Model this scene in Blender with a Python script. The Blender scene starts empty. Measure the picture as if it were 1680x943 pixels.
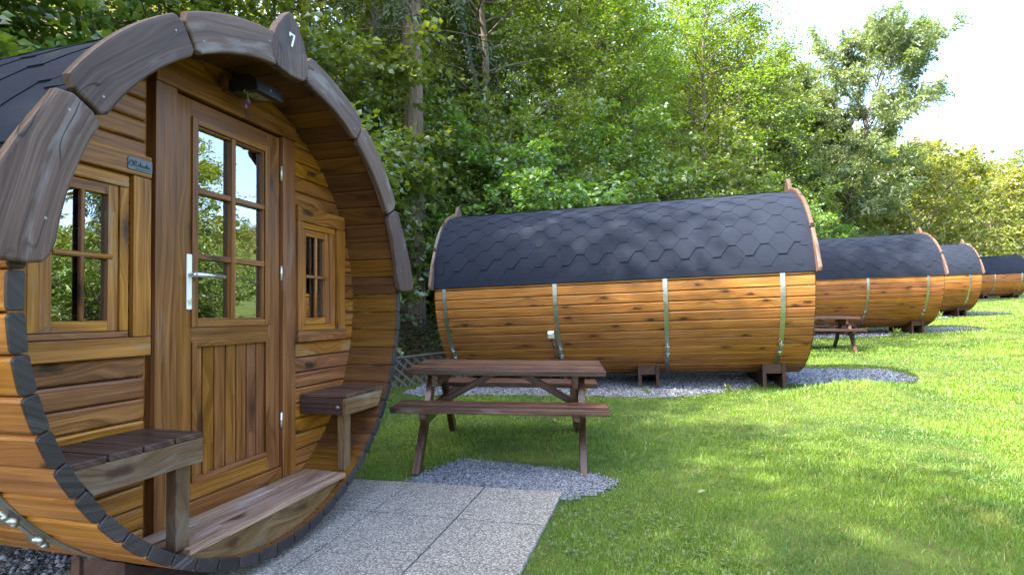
import bpy, math, random
import numpy as np
from mathutils import Matrix, Vector
pi = math.pi
S = bpy.context.scene
COL = S.collection

# ------------------------------------------------------------------ camera, sky, sun, exposure
cam = bpy.data.cameras.new("camera")
cam_o = bpy.data.objects.new("camera", cam)
COL.objects.link(cam_o)
cam.sensor_width = 36.0
cam.lens = 36.0 * 922 / 1680
cam.shift_y = 18.5 / 1680
cam.clip_start = 0.05
cam.clip_end = 3000
cam_o.rotation_euler = (pi / 2, 0, 0)
S.camera = cam_o

SUN_EL = math.radians(50)
SUN_H = np.array([-1.0, -0.32]); SUN_H /= np.linalg.norm(SUN_H)
w = bpy.data.worlds.new("World"); S.world = w; w.use_nodes = True
nt = w.node_tree
sky = nt.nodes.new("ShaderNodeTexSky"); sky.sky_type = 'NISHITA'; sky.sun_disc = False
sky.sun_elevation = SUN_EL; sky.sun_rotation = math.atan2(SUN_H[0], SUN_H[1]) % (2 * pi)
sky.air_density = 1.0; sky.dust_density = 4.0; sky.ozone_density = 1.0
bg = nt.nodes["Background"]; bg.inputs[1].default_value = 0.15
nt.links.new(sky.outputs[0], bg.inputs[0])
sl = bpy.data.lights.new("sun", 'SUN'); sl.energy = 2.9; sl.angle = math.radians(0.53); sl.color = (1.0, 0.93, 0.80)
so = bpy.data.objects.new("sun", sl); COL.objects.link(so)
so.rotation_euler = Vector((SUN_H[0] * math.cos(SUN_EL), SUN_H[1] * math.cos(SUN_EL), math.sin(SUN_EL))).to_track_quat('Z', 'Y').to_euler()
S.view_settings.view_transform = 'Standard'; S.view_settings.look = 'None'
S.view_settings.exposure = 3.1; S.view_settings.gamma = 1.0
S.view_settings.use_curve_mapping = False
S.render.engine = 'CYCLES'
S.cycles.max_bounces = 8; S.cycles.transparent_max_bounces = 8
S.cycles.transmission_bounces = 4; S.cycles.diffuse_bounces = 4

# ------------------------------------------------------------------ mesh helpers
class MB:
    """collects vertices with a grain coordinate and faces with a material slot"""
    def __init__(s): s.v = []; s.f = []; s.pc = []; s.mi = []; s.sm = []
    def add(s, vs, fs, pcs=None, mi=0, smooth=False):
        b = len(s.v)
        s.v += [tuple(map(float, q)) for q in vs]
        s.pc += [tuple(map(float, q)) for q in pcs] if pcs is not None else [(0, 0, 0)] * len(vs)
        for k, fc in enumerate(fs):
            s.f.append(tuple(i + b for i in fc)); s.mi.append(mi if not isinstance(mi, (list, tuple)) else mi[k]); s.sm.append(smooth)
    def box(s, x0, x1, y0, y1, z0, z1, along=0, M=None, mi=0, rnd=None):
        rnd = R.random() if rnd is None else rnd
        vs = [(x, y, z) for x in (x0, x1) for y in (y0, y1) for z in (z0, z1)]
        fs = [(0, 1, 3, 2), (4, 6, 7, 5), (0, 4, 5, 1), (2, 3, 7, 6), (0, 2, 6, 4), (1, 5, 7, 3)]
        o = [a for a in (0, 1, 2) if a != along]
        pcs = [(q[along], q[o[0]] * .8 + q[o[1]], rnd) for q in vs]
        if M is not None: vs = [M @ Vector(q) for q in vs]
        s.add(vs, fs, pcs, mi)
    def beam(s, a, b, wd, th, up=(0, 0, 1), mi=0):
        """a bar from a to b, wd across 'up' x axis, th along up"""
        a, b = Vector(a), Vector(b); d = (b - a); L = d.length; d.normalize()
        sd = d.cross(Vector(up)).normalized(); u = sd.cross(d)
        M = Matrix((( d.x, sd.x, u.x, a.x), (d.y, sd.y, u.y, a.y), (d.z, sd.z, u.z, a.z), (0, 0, 0, 1)))
        s.box(0, L, -wd / 2, wd / 2, -th / 2, th / 2, 0, M, mi)
    def tube(s, pts, rads, n=8, mi=0, smooth=True, cap=True):
        pts = [Vector(p) for p in pts]; b = []; vs = []; pcs = []; L = 0; rnd = R.random()
        for i, p in enumerate(pts):
            d = (pts[min(i + 1, len(pts) - 1)] - pts[max(i - 1, 0)]).normalized()
            up = Vector((0, 0, 1)) if abs(d.z) < .9 else Vector((1, 0, 0))
            x = d.cross(up).normalized(); y = d.cross(x)
            if i: L += (p - pts[i - 1]).length
            for k in range(n):
                a = 2 * pi * k / n
                vs.append(p + (x * math.cos(a) + y * math.sin(a)) * rads[i]); pcs.append((L, a * max(rads[0], .01), rnd))
        fs = [(i * n + k, i * n + (k + 1) % n, (i + 1) * n + (k + 1) % n, (i + 1) * n + k) for i in range(len(pts) - 1) for k in range(n)]
        if cap: fs += [tuple(range(n))[::-1], tuple((len(pts) - 1) * n + k for k in range(n))]
        s.add(vs, fs, pcs, mi, smooth)
    def prism(s, outline, y0, y1, pcf=None, bev=0.0, mi=0):
        """outline in the xz plane, extruded along y from y0 (front, bevelled) to y1"""
        n = len(outline); P = np.array(outline, float); rnd = R.random()
        area = sum(P[i][0] * P[(i + 1) % n][1] - P[(i + 1) % n][0] * P[i][1] for i in range(n))
        if area < 0: P = P[::-1]
        e = np.roll(P, -1, 0) - P; e /= np.linalg.norm(e, axis=1)[:, None] + 1e-9
        nn = np.stack([-e[:, 1], e[:, 0]], 1); vn = nn + np.roll(nn, 1, 0); vn /= np.maximum(np.linalg.norm(vn, axis=1), .3)[:, None]
        rings = [(P + vn * bev, y0), (P + vn * bev * .3, y0 + bev * .3), (P, y0 + bev), (P, y1 - bev), (P + vn * bev, y1)] if bev > 0 else [(P, y0), (P, y1)]
        vs = [(q[0], y, q[1]) for r, y in rings for q in r]
        g = pcf or (lambda x, z: (x, z))
        pcs = [(*g(q[0], q[2]), rnd) for q in vs]
        pcs = [(a, b + (v[1] - y0) * .7, c) for (a, b, c), v in zip(pcs, vs)]
        fs = [tuple(range(n)), tuple((len(rings) - 1) * n + k for k in range(n))[::-1]]
        fs += [(i * n + (k + 1) % n, i * n + k, (i + 1) * n + k, (i + 1) * n + (k + 1) % n) for i in range(len(rings) - 1) for k in range(n)]
        s.add(vs, fs, pcs, mi)
    def build(s, name, mats, parent=None, bevel=0.0, loc=None):
        me = bpy.data.meshes.new(name)
        me.from_pydata(s.v, [], s.f)
        a = me.attributes.new("pc", 'FLOAT_VECTOR', 'POINT'); a.data.foreach_set("vector", np.array(s.pc, np.float32).ravel())
        me.polygons.foreach_set("material_index", s.mi); me.polygons.foreach_set("use_smooth", s.sm)
        for m in (mats if isinstance(mats, (list, tuple)) else [mats]): me.materials.append(m)
        me.update()
        return link(name, me, parent, bevel, loc)

def link(name, me, parent=None, bevel=0.0, loc=None):
    o = bpy.data.objects.new(name, me); COL.objects.link(o)
    if parent: o.parent = parent
    if loc is not None: o.location = loc
    if bevel:
        md = o.modifiers.new("edge", 'BEVEL'); md.width = bevel; md.segments = 2; md.limit_method = 'ANGLE'; md.angle_limit = math.radians(40)
    return o
def empty(name, loc=(0, 0, 0)):
    o = bpy.data.objects.new(name, None); COL.objects.link(o); o.location = loc; o.empty_display_size = .2
    return o
def tag(o, label, cat, group=None):
    o["label"] = label; o["category"] = cat
    if group: o["group"] = group
    return o
def setting(o, kind='structure'): o["kind"] = kind; return o
def copy_tree(o, parent=None, skip=()):
    c = o.copy(); COL.objects.link(c); c.parent = parent
    for k in ("label", "group"):
        if parent is None and k in c: del c[k]
    for ch in list(o.children):
        if ch.name.split('.')[0] not in skip: copy_tree(ch, c, skip)
    return c
def npmesh(name, V, F, mats, nper=3, smooth=False, mi=None):
    """fast mesh from numpy: V (n,3), F (m,nper)"""
    me = bpy.data.meshes.new(name); V = np.asarray(V, np.float32); F = np.asarray(F, np.int32)
    me.vertices.add(len(V)); me.vertices.foreach_set("co", V.ravel())
    me.loops.add(F.size); me.loops.foreach_set("vertex_index", F.ravel())
    me.polygons.add(len(F)); me.polygons.foreach_set("loop_start", np.arange(0, F.size, nper, dtype=np.int32))
    if smooth: me.polygons.foreach_set("use_smooth", np.ones(len(F), bool))
    if mi is not None: me.polygons.foreach_set("material_index", np.asarray(mi, np.int32))
    for m in mats: me.materials.append(m)
    me.update(calc_edges=True); me.validate()
    return me
R = random.Random(7)

# ------------------------------------------------------------------ materials
class NT:
    def __init__(s, name):
        s.m = bpy.data.materials.new(name); s.m.use_nodes = True; s.t = s.m.node_tree
        s.b = s.t.nodes["Principled BSDF"]; s.out = s.t.nodes["Material Output"]
    def n(s, k, **kw):
        nd = s.t.nodes.new("ShaderNode" + k)
        for a, b in kw.items(): setattr(nd, a, b)
        return nd
    def set(s, sock, v):
        if isinstance(v, bpy.types.NodeSocket): s.t.links.new(v, sock)
        else: sock.default_value = v
    def math(s, op, a, b=0.0, c=0.0, clamp=False):
        nd = s.n("Math", operation=op, use_clamp=clamp); s.set(nd.inputs[0], a); s.set(nd.inputs[1], b); s.set(nd.inputs[2], c); return nd.outputs[0]
    def comb(s, x, y, z):
        nd = s.n("CombineXYZ"); s.set(nd.inputs[0], x); s.set(nd.inputs[1], y); s.set(nd.inputs[2], z); return nd.outputs[0]
    def noise(s, vec, scale, detail=3.0, rough=.5, dist=0.0, dim='3D'):
        nd = s.n("TexNoise", noise_dimensions=dim)
        if vec is not None: s.set(nd.inputs["Vector"], vec)
        nd.inputs["Scale"].default_value = scale; nd.inputs["Detail"].default_value = detail; nd.inputs["Roughness"].default_value = rough; nd.inputs["Distortion"].default_value = dist
        return nd.outputs[0]
    def ramp(s, f, stops):
        nd = s.n("ValToRGB"); s.set(nd.inputs[0], f); el = nd.color_ramp.elements
        while len(el) < len(stops): el.new(.5)
        for e_, (p, c) in zip(el, stops): e_.position = p; e_.color = (*c, 1) if len(c) == 3 else c
        return nd.outputs[0]
    def rng(s, f, a, b, c, d):
        nd = s.n("MapRange"); s.set(nd.inputs[0], f)
        for i, v in enumerate((a, b, c, d)): nd.inputs[i + 1].default_value = v
        return nd.outputs[0]
    def mix(s, f, a, b, blend='MIX'):
        nd = s.n("Mix", data_type='RGBA', blend_type=blend); s.set(nd.inputs[0], f)
        for k, v in ((6, a), (7, b)):
            s.set(nd.inputs[k], v if isinstance(v, bpy.types.NodeSocket) else ((*v, 1) if len(v) == 3 else v))
        return nd.outputs[2]
    def hsv(s, col, h, sat, val):
        nd = s.n("HueSaturation"); s.set(nd.inputs[4], col); s.set(nd.inputs[0], h); s.set(nd.inputs[1], sat); s.set(nd.inputs[2], val); return nd.outputs[0]
    def bump(s, h, strength, dist):
        nd = s.n("Bump"); s.set(nd.inputs["Height"], h); nd.inputs["Strength"].default_value = strength; nd.inputs["Distance"].default_value = dist
        s.t.links.new(nd.outputs[0], s.b.inputs["Normal"])
    def objpos(s): return s.n("TexCoord").outputs["Object"]
    def worldpos(s): return s.n("NewGeometry").outputs["Position"]
    def island(s): return s.n("NewGeometry").outputs["Random Per Island"]
    def objrnd(s): return s.n("ObjectInfo").outputs["Random"]

def wood(name, dark, mid, light, knot=(.05, .02, .008), knots=.55, rough=.5, grey=None, greyamt=.0, tone=.25, spec=.35, kscale=1.0, crack=0.0):
    t = NT(name)
    at = t.n("Attribute", attribute_name="pc"); sx = t.n("SeparateXYZ"); t.t.links.new(at.outputs["Vector"], sx.inputs[0])
    x, y, r = sx.outputs
    orr = t.math('MULTIPLY', t.objrnd(), 13.7); rr = t.math('ADD', t.math('MULTIPLY', r, 23.1), orr)
    warp = t.noise(t.comb(t.math('MULTIPLY_ADD', x, 1.3, rr), t.math('MULTIPLY', y, 5.0), rr), 1.0, 2)
    yw = t.math('MULTIPLY_ADD', warp, .05, y)
    vo = t.n("TexVoronoi", voronoi_dimensions='2D'); vo.inputs["Randomness"].default_value = 1.0; vo.inputs["Scale"].default_value = 1.0
    t.set(vo.inputs["Vector"], t.comb(t.math('MULTIPLY_ADD', x, 2.3 * kscale, rr), t.math('MULTIPLY_ADD', y, 6.2 * kscale, t.math('MULTIPLY', rr, 3.1)), 0.0))
    nz = t.noise(t.comb(t.math('MULTIPLY', x, 22), t.math('MULTIPLY', y, 40), rr), 1.0, 3)
    d = t.math('MULTIPLY_ADD', t.math('SUBTRACT', nz, .5), .22, vo.outputs["Distance"])
    vc = t.n("SeparateColor"); t.t.links.new(vo.outputs["Color"], vc.inputs[0])
    on = t.math('LESS_THAN', vc.outputs[0], knots)
    km = t.math('MULTIPLY', t.rng(d, .15, .05, 0, .95), on)
    ring = t.math('MULTIPLY', t.rng(vo.outputs["Distance"], .5, .1, 0, 1), on)
    yk = t.math('MULTIPLY_ADD', ring, .045, yw)
    g1 = t.noise(t.comb(t.math('MULTIPLY_ADD', x, 1.1, rr), t.math('MULTIPLY', yk, 44.0), rr), 1.0, 5, .65)
    g2 = t.noise(t.comb(t.math('MULTIPLY_ADD', x, 3.0, rr), t.math('MULTIPLY', yk, 120.0), rr), 1.0, 3, .6)
    g = t.math('ADD', t.math('MULTIPLY', g1, .55), t.math('MULTIPLY', g2, .45))
    col = t.ramp(g, [(.35, dark), (.5, mid), (.66, light)])
    if grey:
        gn = t.noise(t.comb(t.math('MULTIPLY_ADD', x, 2.2, rr), t.math('MULTIPLY', yk, 9.0), rr), 1.0, 4, .6)
        col = t.mix(t.rng(gn, .62 - greyamt * .4, .72 - greyamt * .25, 0, .85), col, t.mix(g2, tuple(c * .55 for c in grey), grey))
    col = t.mix(t.math('MULTIPLY', ring, .45), col, dark); col = t.mix(km, col, knot)
    if crack:
        cn = t.noise(t.comb(t.math('MULTIPLY_ADD', x, 1.6, rr), t.math('MULTIPLY', yk, 7.0), rr), 1.0, 2, .5)
        cl = t.rng(t.math('ABSOLUTE', t.math('SUBTRACT', cn, .52)), .010, .002, 0, crack)
        cm_ = t.noise(t.comb(t.math('MULTIPLY_ADD', x, 2.5, rr), rr, rr), 1.0, 1); cl = t.math('MULTIPLY', cl, t.rng(cm_, .5, .56, 0, 1))
        col = t.mix(cl, col, (.012, .008, .007)); g = t.math('SUBTRACT', g, t.math('MULTIPLY', cl, 1.5))
    wn = t.n("TexWhiteNoise", noise_dimensions='1D'); t.set(wn.inputs["W"], rr)
    col = t.hsv(col, t.rng(wn.outputs[0], 0, 1, .49, .508), t.rng(wn.outputs[0], 0, 1, .92, 1.06), t.rng(wn.outputs[0], 0, 1, 1 - tone, 1 + tone))
    st = t.noise(t.objpos(), 2.3, 4, .6)
    col = t.mix(.35, col, t.ramp(st, [(.3, (.45, .45, .45)), (.65, (1, 1, 1))]), 'MULTIPLY')
    t.set(t.b.inputs["Base Color"], col)
    t.set(t.b.inputs["Roughness"], t.rng(g1, .2, .8, rough - .1, rough + .15)); t.b.inputs["Specular IOR Level"].default_value = spec
    t.bump(t.math('ADD', g, t.math('MULTIPLY', km, -.6)), .35, .004)
    return t.m
def plain(name, col, rough=.5, metal=0.0, var=.15, scale=8, spec=.5):
    t = NT(name); nz = t.noise(t.objpos(), scale, 5, .6)
    t.set(t.b.inputs["Base Color"], t.mix(nz, tuple(c * (1 - var) for c in col), tuple(min(1, c * (1 + var)) for c in col)))
    t.set(t.b.inputs["Roughness"], t.rng(nz, .3, .7, max(.02, rough - .08), rough + .08)); t.b.inputs["Metallic"].default_value = metal; t.b.inputs["Specular IOR Level"].default_value = spec
    return t.m
M = {}
M['stave'] = wood('honey_stave_wood', (.15, .054, .011), (.295, .118, .026), (.44, .20, .055), knot=(.035, .014, .006), knots=.5, rough=.42, tone=.24)
M['front'] = wood('front_wall_wood', (.105, .036, .007), (.27, .100, .019), (.45, .200, .050), knot=(.035, .014, .008), knots=.42, rough=.42, grey=(.36, .23, .13), greyamt=.06, tone=.24)
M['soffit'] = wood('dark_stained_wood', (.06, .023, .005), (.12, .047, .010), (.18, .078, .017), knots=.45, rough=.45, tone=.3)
M['door'] = wood('door_wood', (.080, .027, .006), (.185, .066, .015), (.30, .125, .034), knots=.22, rough=.38, grey=(.28, .16, .10), greyamt=.0, tone=.16)
M['fascia'] = wood('weathered_fascia_wood', (.038, .019, .013), (.100, .057, .042), (.17, .112, .090), knot=(.04, .03, .025), knots=.2, rough=.55, grey=(.25, .21, .20), greyamt=.08, tone=.32, kscale=.7, crack=.9)
M['ends'] = wood('dark_painted_stave_ends', (.014, .011, .011), (.030, .023, .023), (.055, .043, .042), knots=0, rough=.45, grey=(.15, .13, .13), greyamt=-.05, tone=.3)
M['table'] = wood('dark_red_stained_wood', (.017, .007, .005), (.050, .021, .013), (.15, .075, .050), knots=.2, rough=.3, grey=(.20, .14, .12), greyamt=.05, tone=.3, spec=.5)
M['deck'] = wood('worn_porch_wood', (.13, .065, .036), (.28, .165, .105), (.42, .29, .21), knots=.4, rough=.55, grey=(.42, .32, .27), greyamt=.25, tone=.14, crack=.6)
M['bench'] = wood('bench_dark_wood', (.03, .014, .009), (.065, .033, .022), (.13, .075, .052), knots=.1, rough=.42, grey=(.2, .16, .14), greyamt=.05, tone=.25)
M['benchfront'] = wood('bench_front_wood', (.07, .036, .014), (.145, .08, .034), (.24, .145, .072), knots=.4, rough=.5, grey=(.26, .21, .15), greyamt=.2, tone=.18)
M['support'] = wood('red_brown_support_wood', (.03, .014, .010), (.06, .03, .021), (.10, .055, .042), knots=.1, rough=.7, tone=.2)
M['steel'] = plain('galvanised_steel', (.42, .45, .42), .42, 1.0, .25, 20)
M['alu'] = plain('brushed_aluminium', (.72, .72, .72), .35, .9, .06, 30)
M['brass'] = plain('pale_hinge_metal', (.75, .70, .58), .35, .8, .06)
M['black'] = plain('black_lamp_housing', (.012, .012, .013), .35, 0, .2)
M['lens'] = plain('lamp_lens', (.20, .17, .10), .15, 0, .1, 12, .8)
M['white'] = plain('white_paint', (.78, .78, .76), .5)
M['plate'] = plain('engraved_tin', (.10, .12, .13), .4, .7, .25, 60)
M['plate_ink'] = plain('engraving', (.03, .035, .05), .5, .2)
M['plastic'] = plain('pale_green_plastic', (.52, .58, .50), .45)
M['pipe'] = plain('grey_conduit', (.10, .105, .11), .5)
M['curtain'] = plain('dark_curtain', (.035, .03, .028), .9, 0, .4, 4)
M['cloth'] = plain('red_cloth', (.14, .012, .02), .9)
M['screw'] = plain('screw_steel', (.30, .28, .26), .5, .8)
M['lattice'] = plain('weathered_lattice', (.11, .105, .095), .8, 0, .3, 14)

def roof_mat():
    t = NT('bitumen_shingle'); p = t.objpos()
    g = t.noise(p, 420, 2, .7); b = t.noise(p, 2.2, 5, .6); isl = t.island()
    col = t.mix(t.rng(g, .35, .7, 0, 1), (.0042, .007, .0145), (.0175, .025, .044))
    col = t.mix(.6, col, t.ramp(b, [(.3, (.65, .65, .68)), (.7, (1.25, 1.22, 1.2))]), 'MULTIPLY')
    col = t.hsv(col, .5, 1.0, t.rng(isl, 0, 1, .92, 1.08))
    sc = t.noise(p, 9, 6, .7)
    col = t.mix(t.rng(sc, .66, .74, 0, .35), col, (.10, .10, .11))
    t.set(t.b.inputs["Base Color"], col); t.b.inputs["Roughness"].default_value = .85; t.b.inputs["Specular IOR Level"].default_value = .2
    t.bump(g, .6, .002); return t.m
M['roof'] = roof_mat()
def glass_mat():
    t = NT('window_glass'); gl = t.n("BsdfGlossy"); gl.inputs["Roughness"].default_value = .004; gl.inputs["Color"].default_value = (.92, .96, 1, 1)
    tr = t.n("BsdfTransparent"); tr.inputs[0].default_value = (.72, .78, .76, 1)
    fr = t.n("Fresnel"); fr.inputs[0].default_value = 3.4
    mx = t.n("MixShader"); t.t.links.new(fr.outputs[0], mx.inputs[0]); t.t.links.new(tr.outputs[0], mx.inputs[1]); t.t.links.new(gl.outputs[0], mx.inputs[2])
    nz = t.noise(t.objpos(), 5, 2); bp = t.n("Bump"); bp.inputs["Strength"].default_value = .04; bp.inputs["Distance"].default_value = .02
    t.t.links.new(nz, bp.inputs["Height"]); t.t.links.new(bp.outputs[0], gl.inputs["Normal"])
    t.t.links.new(mx.outputs[0], t.out.inputs[0]); return t.m
M['glass'] = glass_mat()
def leaf_mat(name, dark, light, trans=.5, gloss=.06, hv=.025, back=(1.5, 1.35, .45), patch=False):
    t = NT(name); isl = t.island(); orr = t.objrnd()
    pn = t.noise(t.worldpos(), .35, 3)
    f = t.math('ADD', t.math('MULTIPLY', isl, .6), t.math('MULTIPLY', pn, .5))
    col = t.mix(t.rng(f, .2, .9, 0, 1), dark, light)
    col = t.hsv(col, t.rng(orr, 0, 1, .5 - hv, .5 + hv), 1.0, t.rng(orr, 0, 1, .85, 1.2))
    if patch:
        p1 = t.noise(t.worldpos(), 1.1, 4, .6); p2 = t.noise(t.worldpos(), 4.5, 3, .6)
        col = t.mix(t.rng(p1, .46, .60, 0, .85), col, (.052, .135, .024))
        col = t.mix(t.rng(p2, .57, .70, 0, .55), col, (.26, .29, .06))
        col = t.mix(t.math('MULTIPLY', t.rng(t.island(), .94, .96, 0, 1), .7), col, (.30, .27, .11))
    di = t.n("BsdfDiffuse"); tl = t.n("BsdfTranslucent"); gl = t.n("BsdfGlossy"); gl.inputs["Roughness"].default_value = .45
    t.set(di.inputs[0], col); t.set(tl.inputs[0], t.mix(1.0, col, back, 'MULTIPLY'))
    m1 = t.n("MixShader"); m1.inputs[0].default_value = trans; m2 = t.n("MixShader"); m2.inputs[0].default_value = gloss
    t.t.links.new(di.outputs[0], m1.inputs[1]); t.t.links.new(tl.outputs[0], m1.inputs[2])
    t.t.links.new(m1.outputs[0], m2.inputs[1]); t.t.links.new(gl.outputs[0], m2.inputs[2]); t.t.links.new(m2.outputs[0], t.out.inputs[0]); return t.m
M['leaf'] = leaf_mat('beech_leaves', (.080, .135, .018), (.17, .24, .030), gloss=.09)
M['leaf_y'] = leaf_mat('hornbeam_leaves', (.08, .14, .016), (.18, .26, .035), hv=.02)
M['hazel'] = leaf_mat('hazel_leaves', (.080, .150, .024), (.175, .265, .040), gloss=.10)
M['needle'] = leaf_mat('spruce_needles', (.028, .058, .018), (.065, .11, .028), trans=.2)
M['willow'] = leaf_mat('willow_leaves', (.085, .135, .055), (.17, .22, .085), gloss=.1)
M['far'] = leaf_mat('hillside_leaves', (.10, .15, .03), (.23, .25, .06), hv=.035)
M['russet'] = leaf_mat('russet_leaves', (.13, .09, .025), (.22, .14, .05), hv=.02)
M['ivy'] = leaf_mat('ivy_leaves', (.015, .045, .012), (.04, .09, .02), trans=.2, gloss=.05)
def grass_mat():
    t_ = leaf_mat('grass_blades', (.090, .190, .018), (.19, .29, .030), trans=.35, gloss=.04, hv=0, patch=True)
    return t_
M['grass'] = grass_mat()
def bark(name, a, b):
    t = NT(name); p = t.objpos(); mp = t.n("Mapping"); mp.inputs["Scale"].default_value = (9, 9, 1.6); t.t.links.new(p, mp.inputs[0])
    nz = t.noise(mp.outputs[0], 1.6, 6, .7); t.set(t.b.inputs["Base Color"], t.ramp(nz, [(.3, a), (.7, b)])); t.b.inputs["Roughness"].default_value = .95; t.bump(nz, 1.0, .05); return t.m
M['bark'] = bark('grey_bark', (.06, .045, .032), (.19, .155, .115))
M['bark_s'] = bark('spruce_bark', (.085, .055, .038), (.26, .19, .14))
def ground_mat():
    t = NT('lawn_soil'); p = t.worldpos()
    n1 = t.noise(p, .9, 5, .6); n2 = t.noise(p, 14, 4, .7)
    col = t.mix(t.rng(n1, .35, .65, 0, 1), (.05, .075, .016), (.08, .11, .024))
    col = t.mix(t.rng(n2, .5, .75, 0, .8), col, (.075, .06, .032))
    sx = t.n("SeparateXYZ"); t.t.links.new(p, sx.inputs[0])
    v = t.math('ADD', t.math('MULTIPLY', sx.outputs[0], -.714), t.math('MULTIPLY', sx.outputs[1], .70))
    duff = t.ramp(n2, [(.35, (.05, .038, .02)), (.6, (.13, .10, .05)), (.75, (.08, .10, .025))])
    col = t.mix(t.rng(v, 7.3, 8.0, 0, 1), col, duff)
    t.set(t.b.inputs["Base Color"], col); t.b.inputs["Roughness"].default_value = 1.0; t.b.inputs["Specular IOR Level"].default_value = .1
    t.bump(n2, .8, .03); return t.m
M['ground'] = ground_mat()
def stone_mat(name, stops, scale, bumpd):
    t = NT(name); p = t.worldpos(); vo = t.n("TexVoronoi"); vo.inputs["Scale"].default_value = scale; t.set(vo.inputs["Vector"], p)
    sc = t.n("SeparateColor"); t.t.links.new(vo.outputs["Color"], sc.inputs[0])
    big = t.noise(p, 3.0, 4, .6)
    col = t.ramp(sc.outputs[0], stops)
    col = t.mix(t.rng(vo.outputs["Distance"], .35, .75, 0, .75), col, (.05, .048, .045))
    col = t.mix(.5, col, t.ramp(big, [(.3, (.75, .75, .75)), (.7, (1.1, 1.08, 1.05))]), 'MULTIPLY')
    t.set(t.b.inputs["Base Color"], col); t.b.inputs["Roughness"].default_value = .8
    t.bump(t.math('SUBTRACT', 1.0, vo.outputs["Distance"]), .9, bumpd); return t.m
M['gravel'] = stone_mat('loose_gravel_bed', [(.0, (.05, .055, .065)), (.4, (.16, .17, .19)), (.75, (.30, .31, .33)), (1, (.5, .5, .5))], 90, .012)
M['paver'] = stone_mat('exposed_aggregate_concrete', [(.0, (.17, .155, .14)), (.3, (.28, .255, .215)), (.6, (.35, .305, .24)), (1, (.50, .47, .42))], 120, .006)
def pebble_mat(name, a, b):
    t = NT(name); i = t.island(); nz = t.noise(t.worldpos(), 60, 3)
    t.set(t.b.inputs["Base Color"], t.mix(t.math('MULTIPLY', i, t.rng(nz, .2, .8, .7, 1.0)), a, b)); t.b.inputs["Roughness"].default_value = .75; return t.m
M['pebble'] = pebble_mat('blue_grey_pebbles', (.03, .036, .048), (.32, .34, .38))

# ------------------------------------------------------------------ terrain
EU = np.array([.70, .714]); EU /= np.linalg.norm(EU); EN = np.array([-EU[1], EU[0]])
def gz(x, y):
    x = np.asarray(x, float); y = np.asarray(y, float)
    u = x * EU[0] + y * EU[1]; v = x * EN[0] + y * EN[1]
    z = np.interp(u, [-40, -10, 0, 1.1, 3.1, 7.7, 12, 17.3, 24.8, 43, 80, 140, 220, 500], [-1.9, -1.42, -1.225, -1.205, -1.165, -1.07, -.97, -.83, -.57, .05, 1.2, 3.2, 6, 10])
    z = z - .028 * np.clip(v - 2.5, -3, 4)
    b = np.clip(v - 7.6, 0, 40); z = z + .62 * b * b / (b + 1.2)
    h = np.clip(u - 70, 0, 110); z = z + .22 * h * h / (h + 20)
    z = z + .20 * np.exp(-((x - 3.6) ** 2 / .75 + (y - 5.75) ** 2 / .16))
    z = z + .10 * np.exp(-((x - 10.6) ** 2 / 1.6 + (y - 12.6) ** 2 / .35))
    return z + .012 * np.sin(x * 1.7 + y * .6) * np.cos(y * 1.3 - x * .4)
def grid(name, xs, ys, fn, mat):
    X, Y = np.meshgrid(xs, ys); V = np.stack([X.ravel(), Y.ravel(), fn(X, Y).ravel()], 1)
    nx, ny = len(xs), len(ys); i = (np.arange(ny - 1)[:, None] * nx + np.arange(nx - 1)[None]).ravel()
    F = np.stack([i, i + 1, i + nx + 1, i + nx], 1)
    return npmesh(name, V, F, [mat], 4, True)
def spaced(lo, hi, fine_lo, fine_hi, st, grow=1.25):
    a = list(np.arange(fine_lo, fine_hi, st)); d = st; x = a[-1]
    while x < hi: d *= grow; x += d; a.append(x)
    d = st; x = a[0]; pre = []
    while x > lo: d *= grow; x -= d; pre.append(x)
    return np.array(pre[::-1] + a)
setting(link('ground', grid('ground', spaced(-900, 900, -8, 16, .2), spaced(-900, 1200, -3, 22, .2), gz, M['ground'])))

def inpoly(x, y, poly):
    r = np.zeros(len(x), bool); n = len(poly)
    for i in range(n):
        (x1, y1), (x2, y2) = poly[i], poly[(i + 1) % n]
        c = ((y1 > y) != (y2 > y)) & (x < (x2 - x1) * (y - y1) / (y2 - y1 + 1e-12) + x1); r ^= c
    return r
def sheet(name, poly, mat, dz, st=.12):
    """a sheet following the ground inside a polygon, ragged to the polygon's outline"""
    P = np.array(poly); x0, y0 = P.min(0); x1, y1 = P.max(0)
    xs = np.arange(x0 - st, x1 + st, st); ys = np.arange(y0 - st, y1 + st, st)
    X, Y = np.meshgrid(xs, ys); ok = inpoly(X.ravel(), Y.ravel(), poly)
    nx, ny = len(xs), len(ys); i = (np.arange(ny - 1)[:, None] * nx + np.arange(nx - 1)[None]).ravel()
    F = np.stack([i, i + 1, i + nx + 1, i + nx], 1); keep = ok[F].sum(1) >= 2
    Z = gz(X, Y).ravel() + dz
    me = npmesh(name, np.stack([X.ravel(), Y.ravel(), Z], 1), F[keep], [mat], 4, True)
    return me
BAR = [  # front ring centre, yaw, pitch, roll
    ((-1.0534, 2.6234, -.003), 1.2964, -.0177, .0231),
    ((3.608, 7.287, .212), 1.332, -.041, 0.0),
    ((10.259, 14.135, .461), 1.361, -.037, 0.0),
    ((15.644, 19.501, .725), 1.337, -.041, 0.0),
    ((28.7, 32.0, 1.33), 1.337, -.041, 0.0)]
def brot(b):
    return (Matrix.Rotation(b[1], 3, 'Z') @ Matrix.Rotation(b[2], 3, 'X') @ Matrix.Rotation(b[3], 3, 'Y'))
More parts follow.
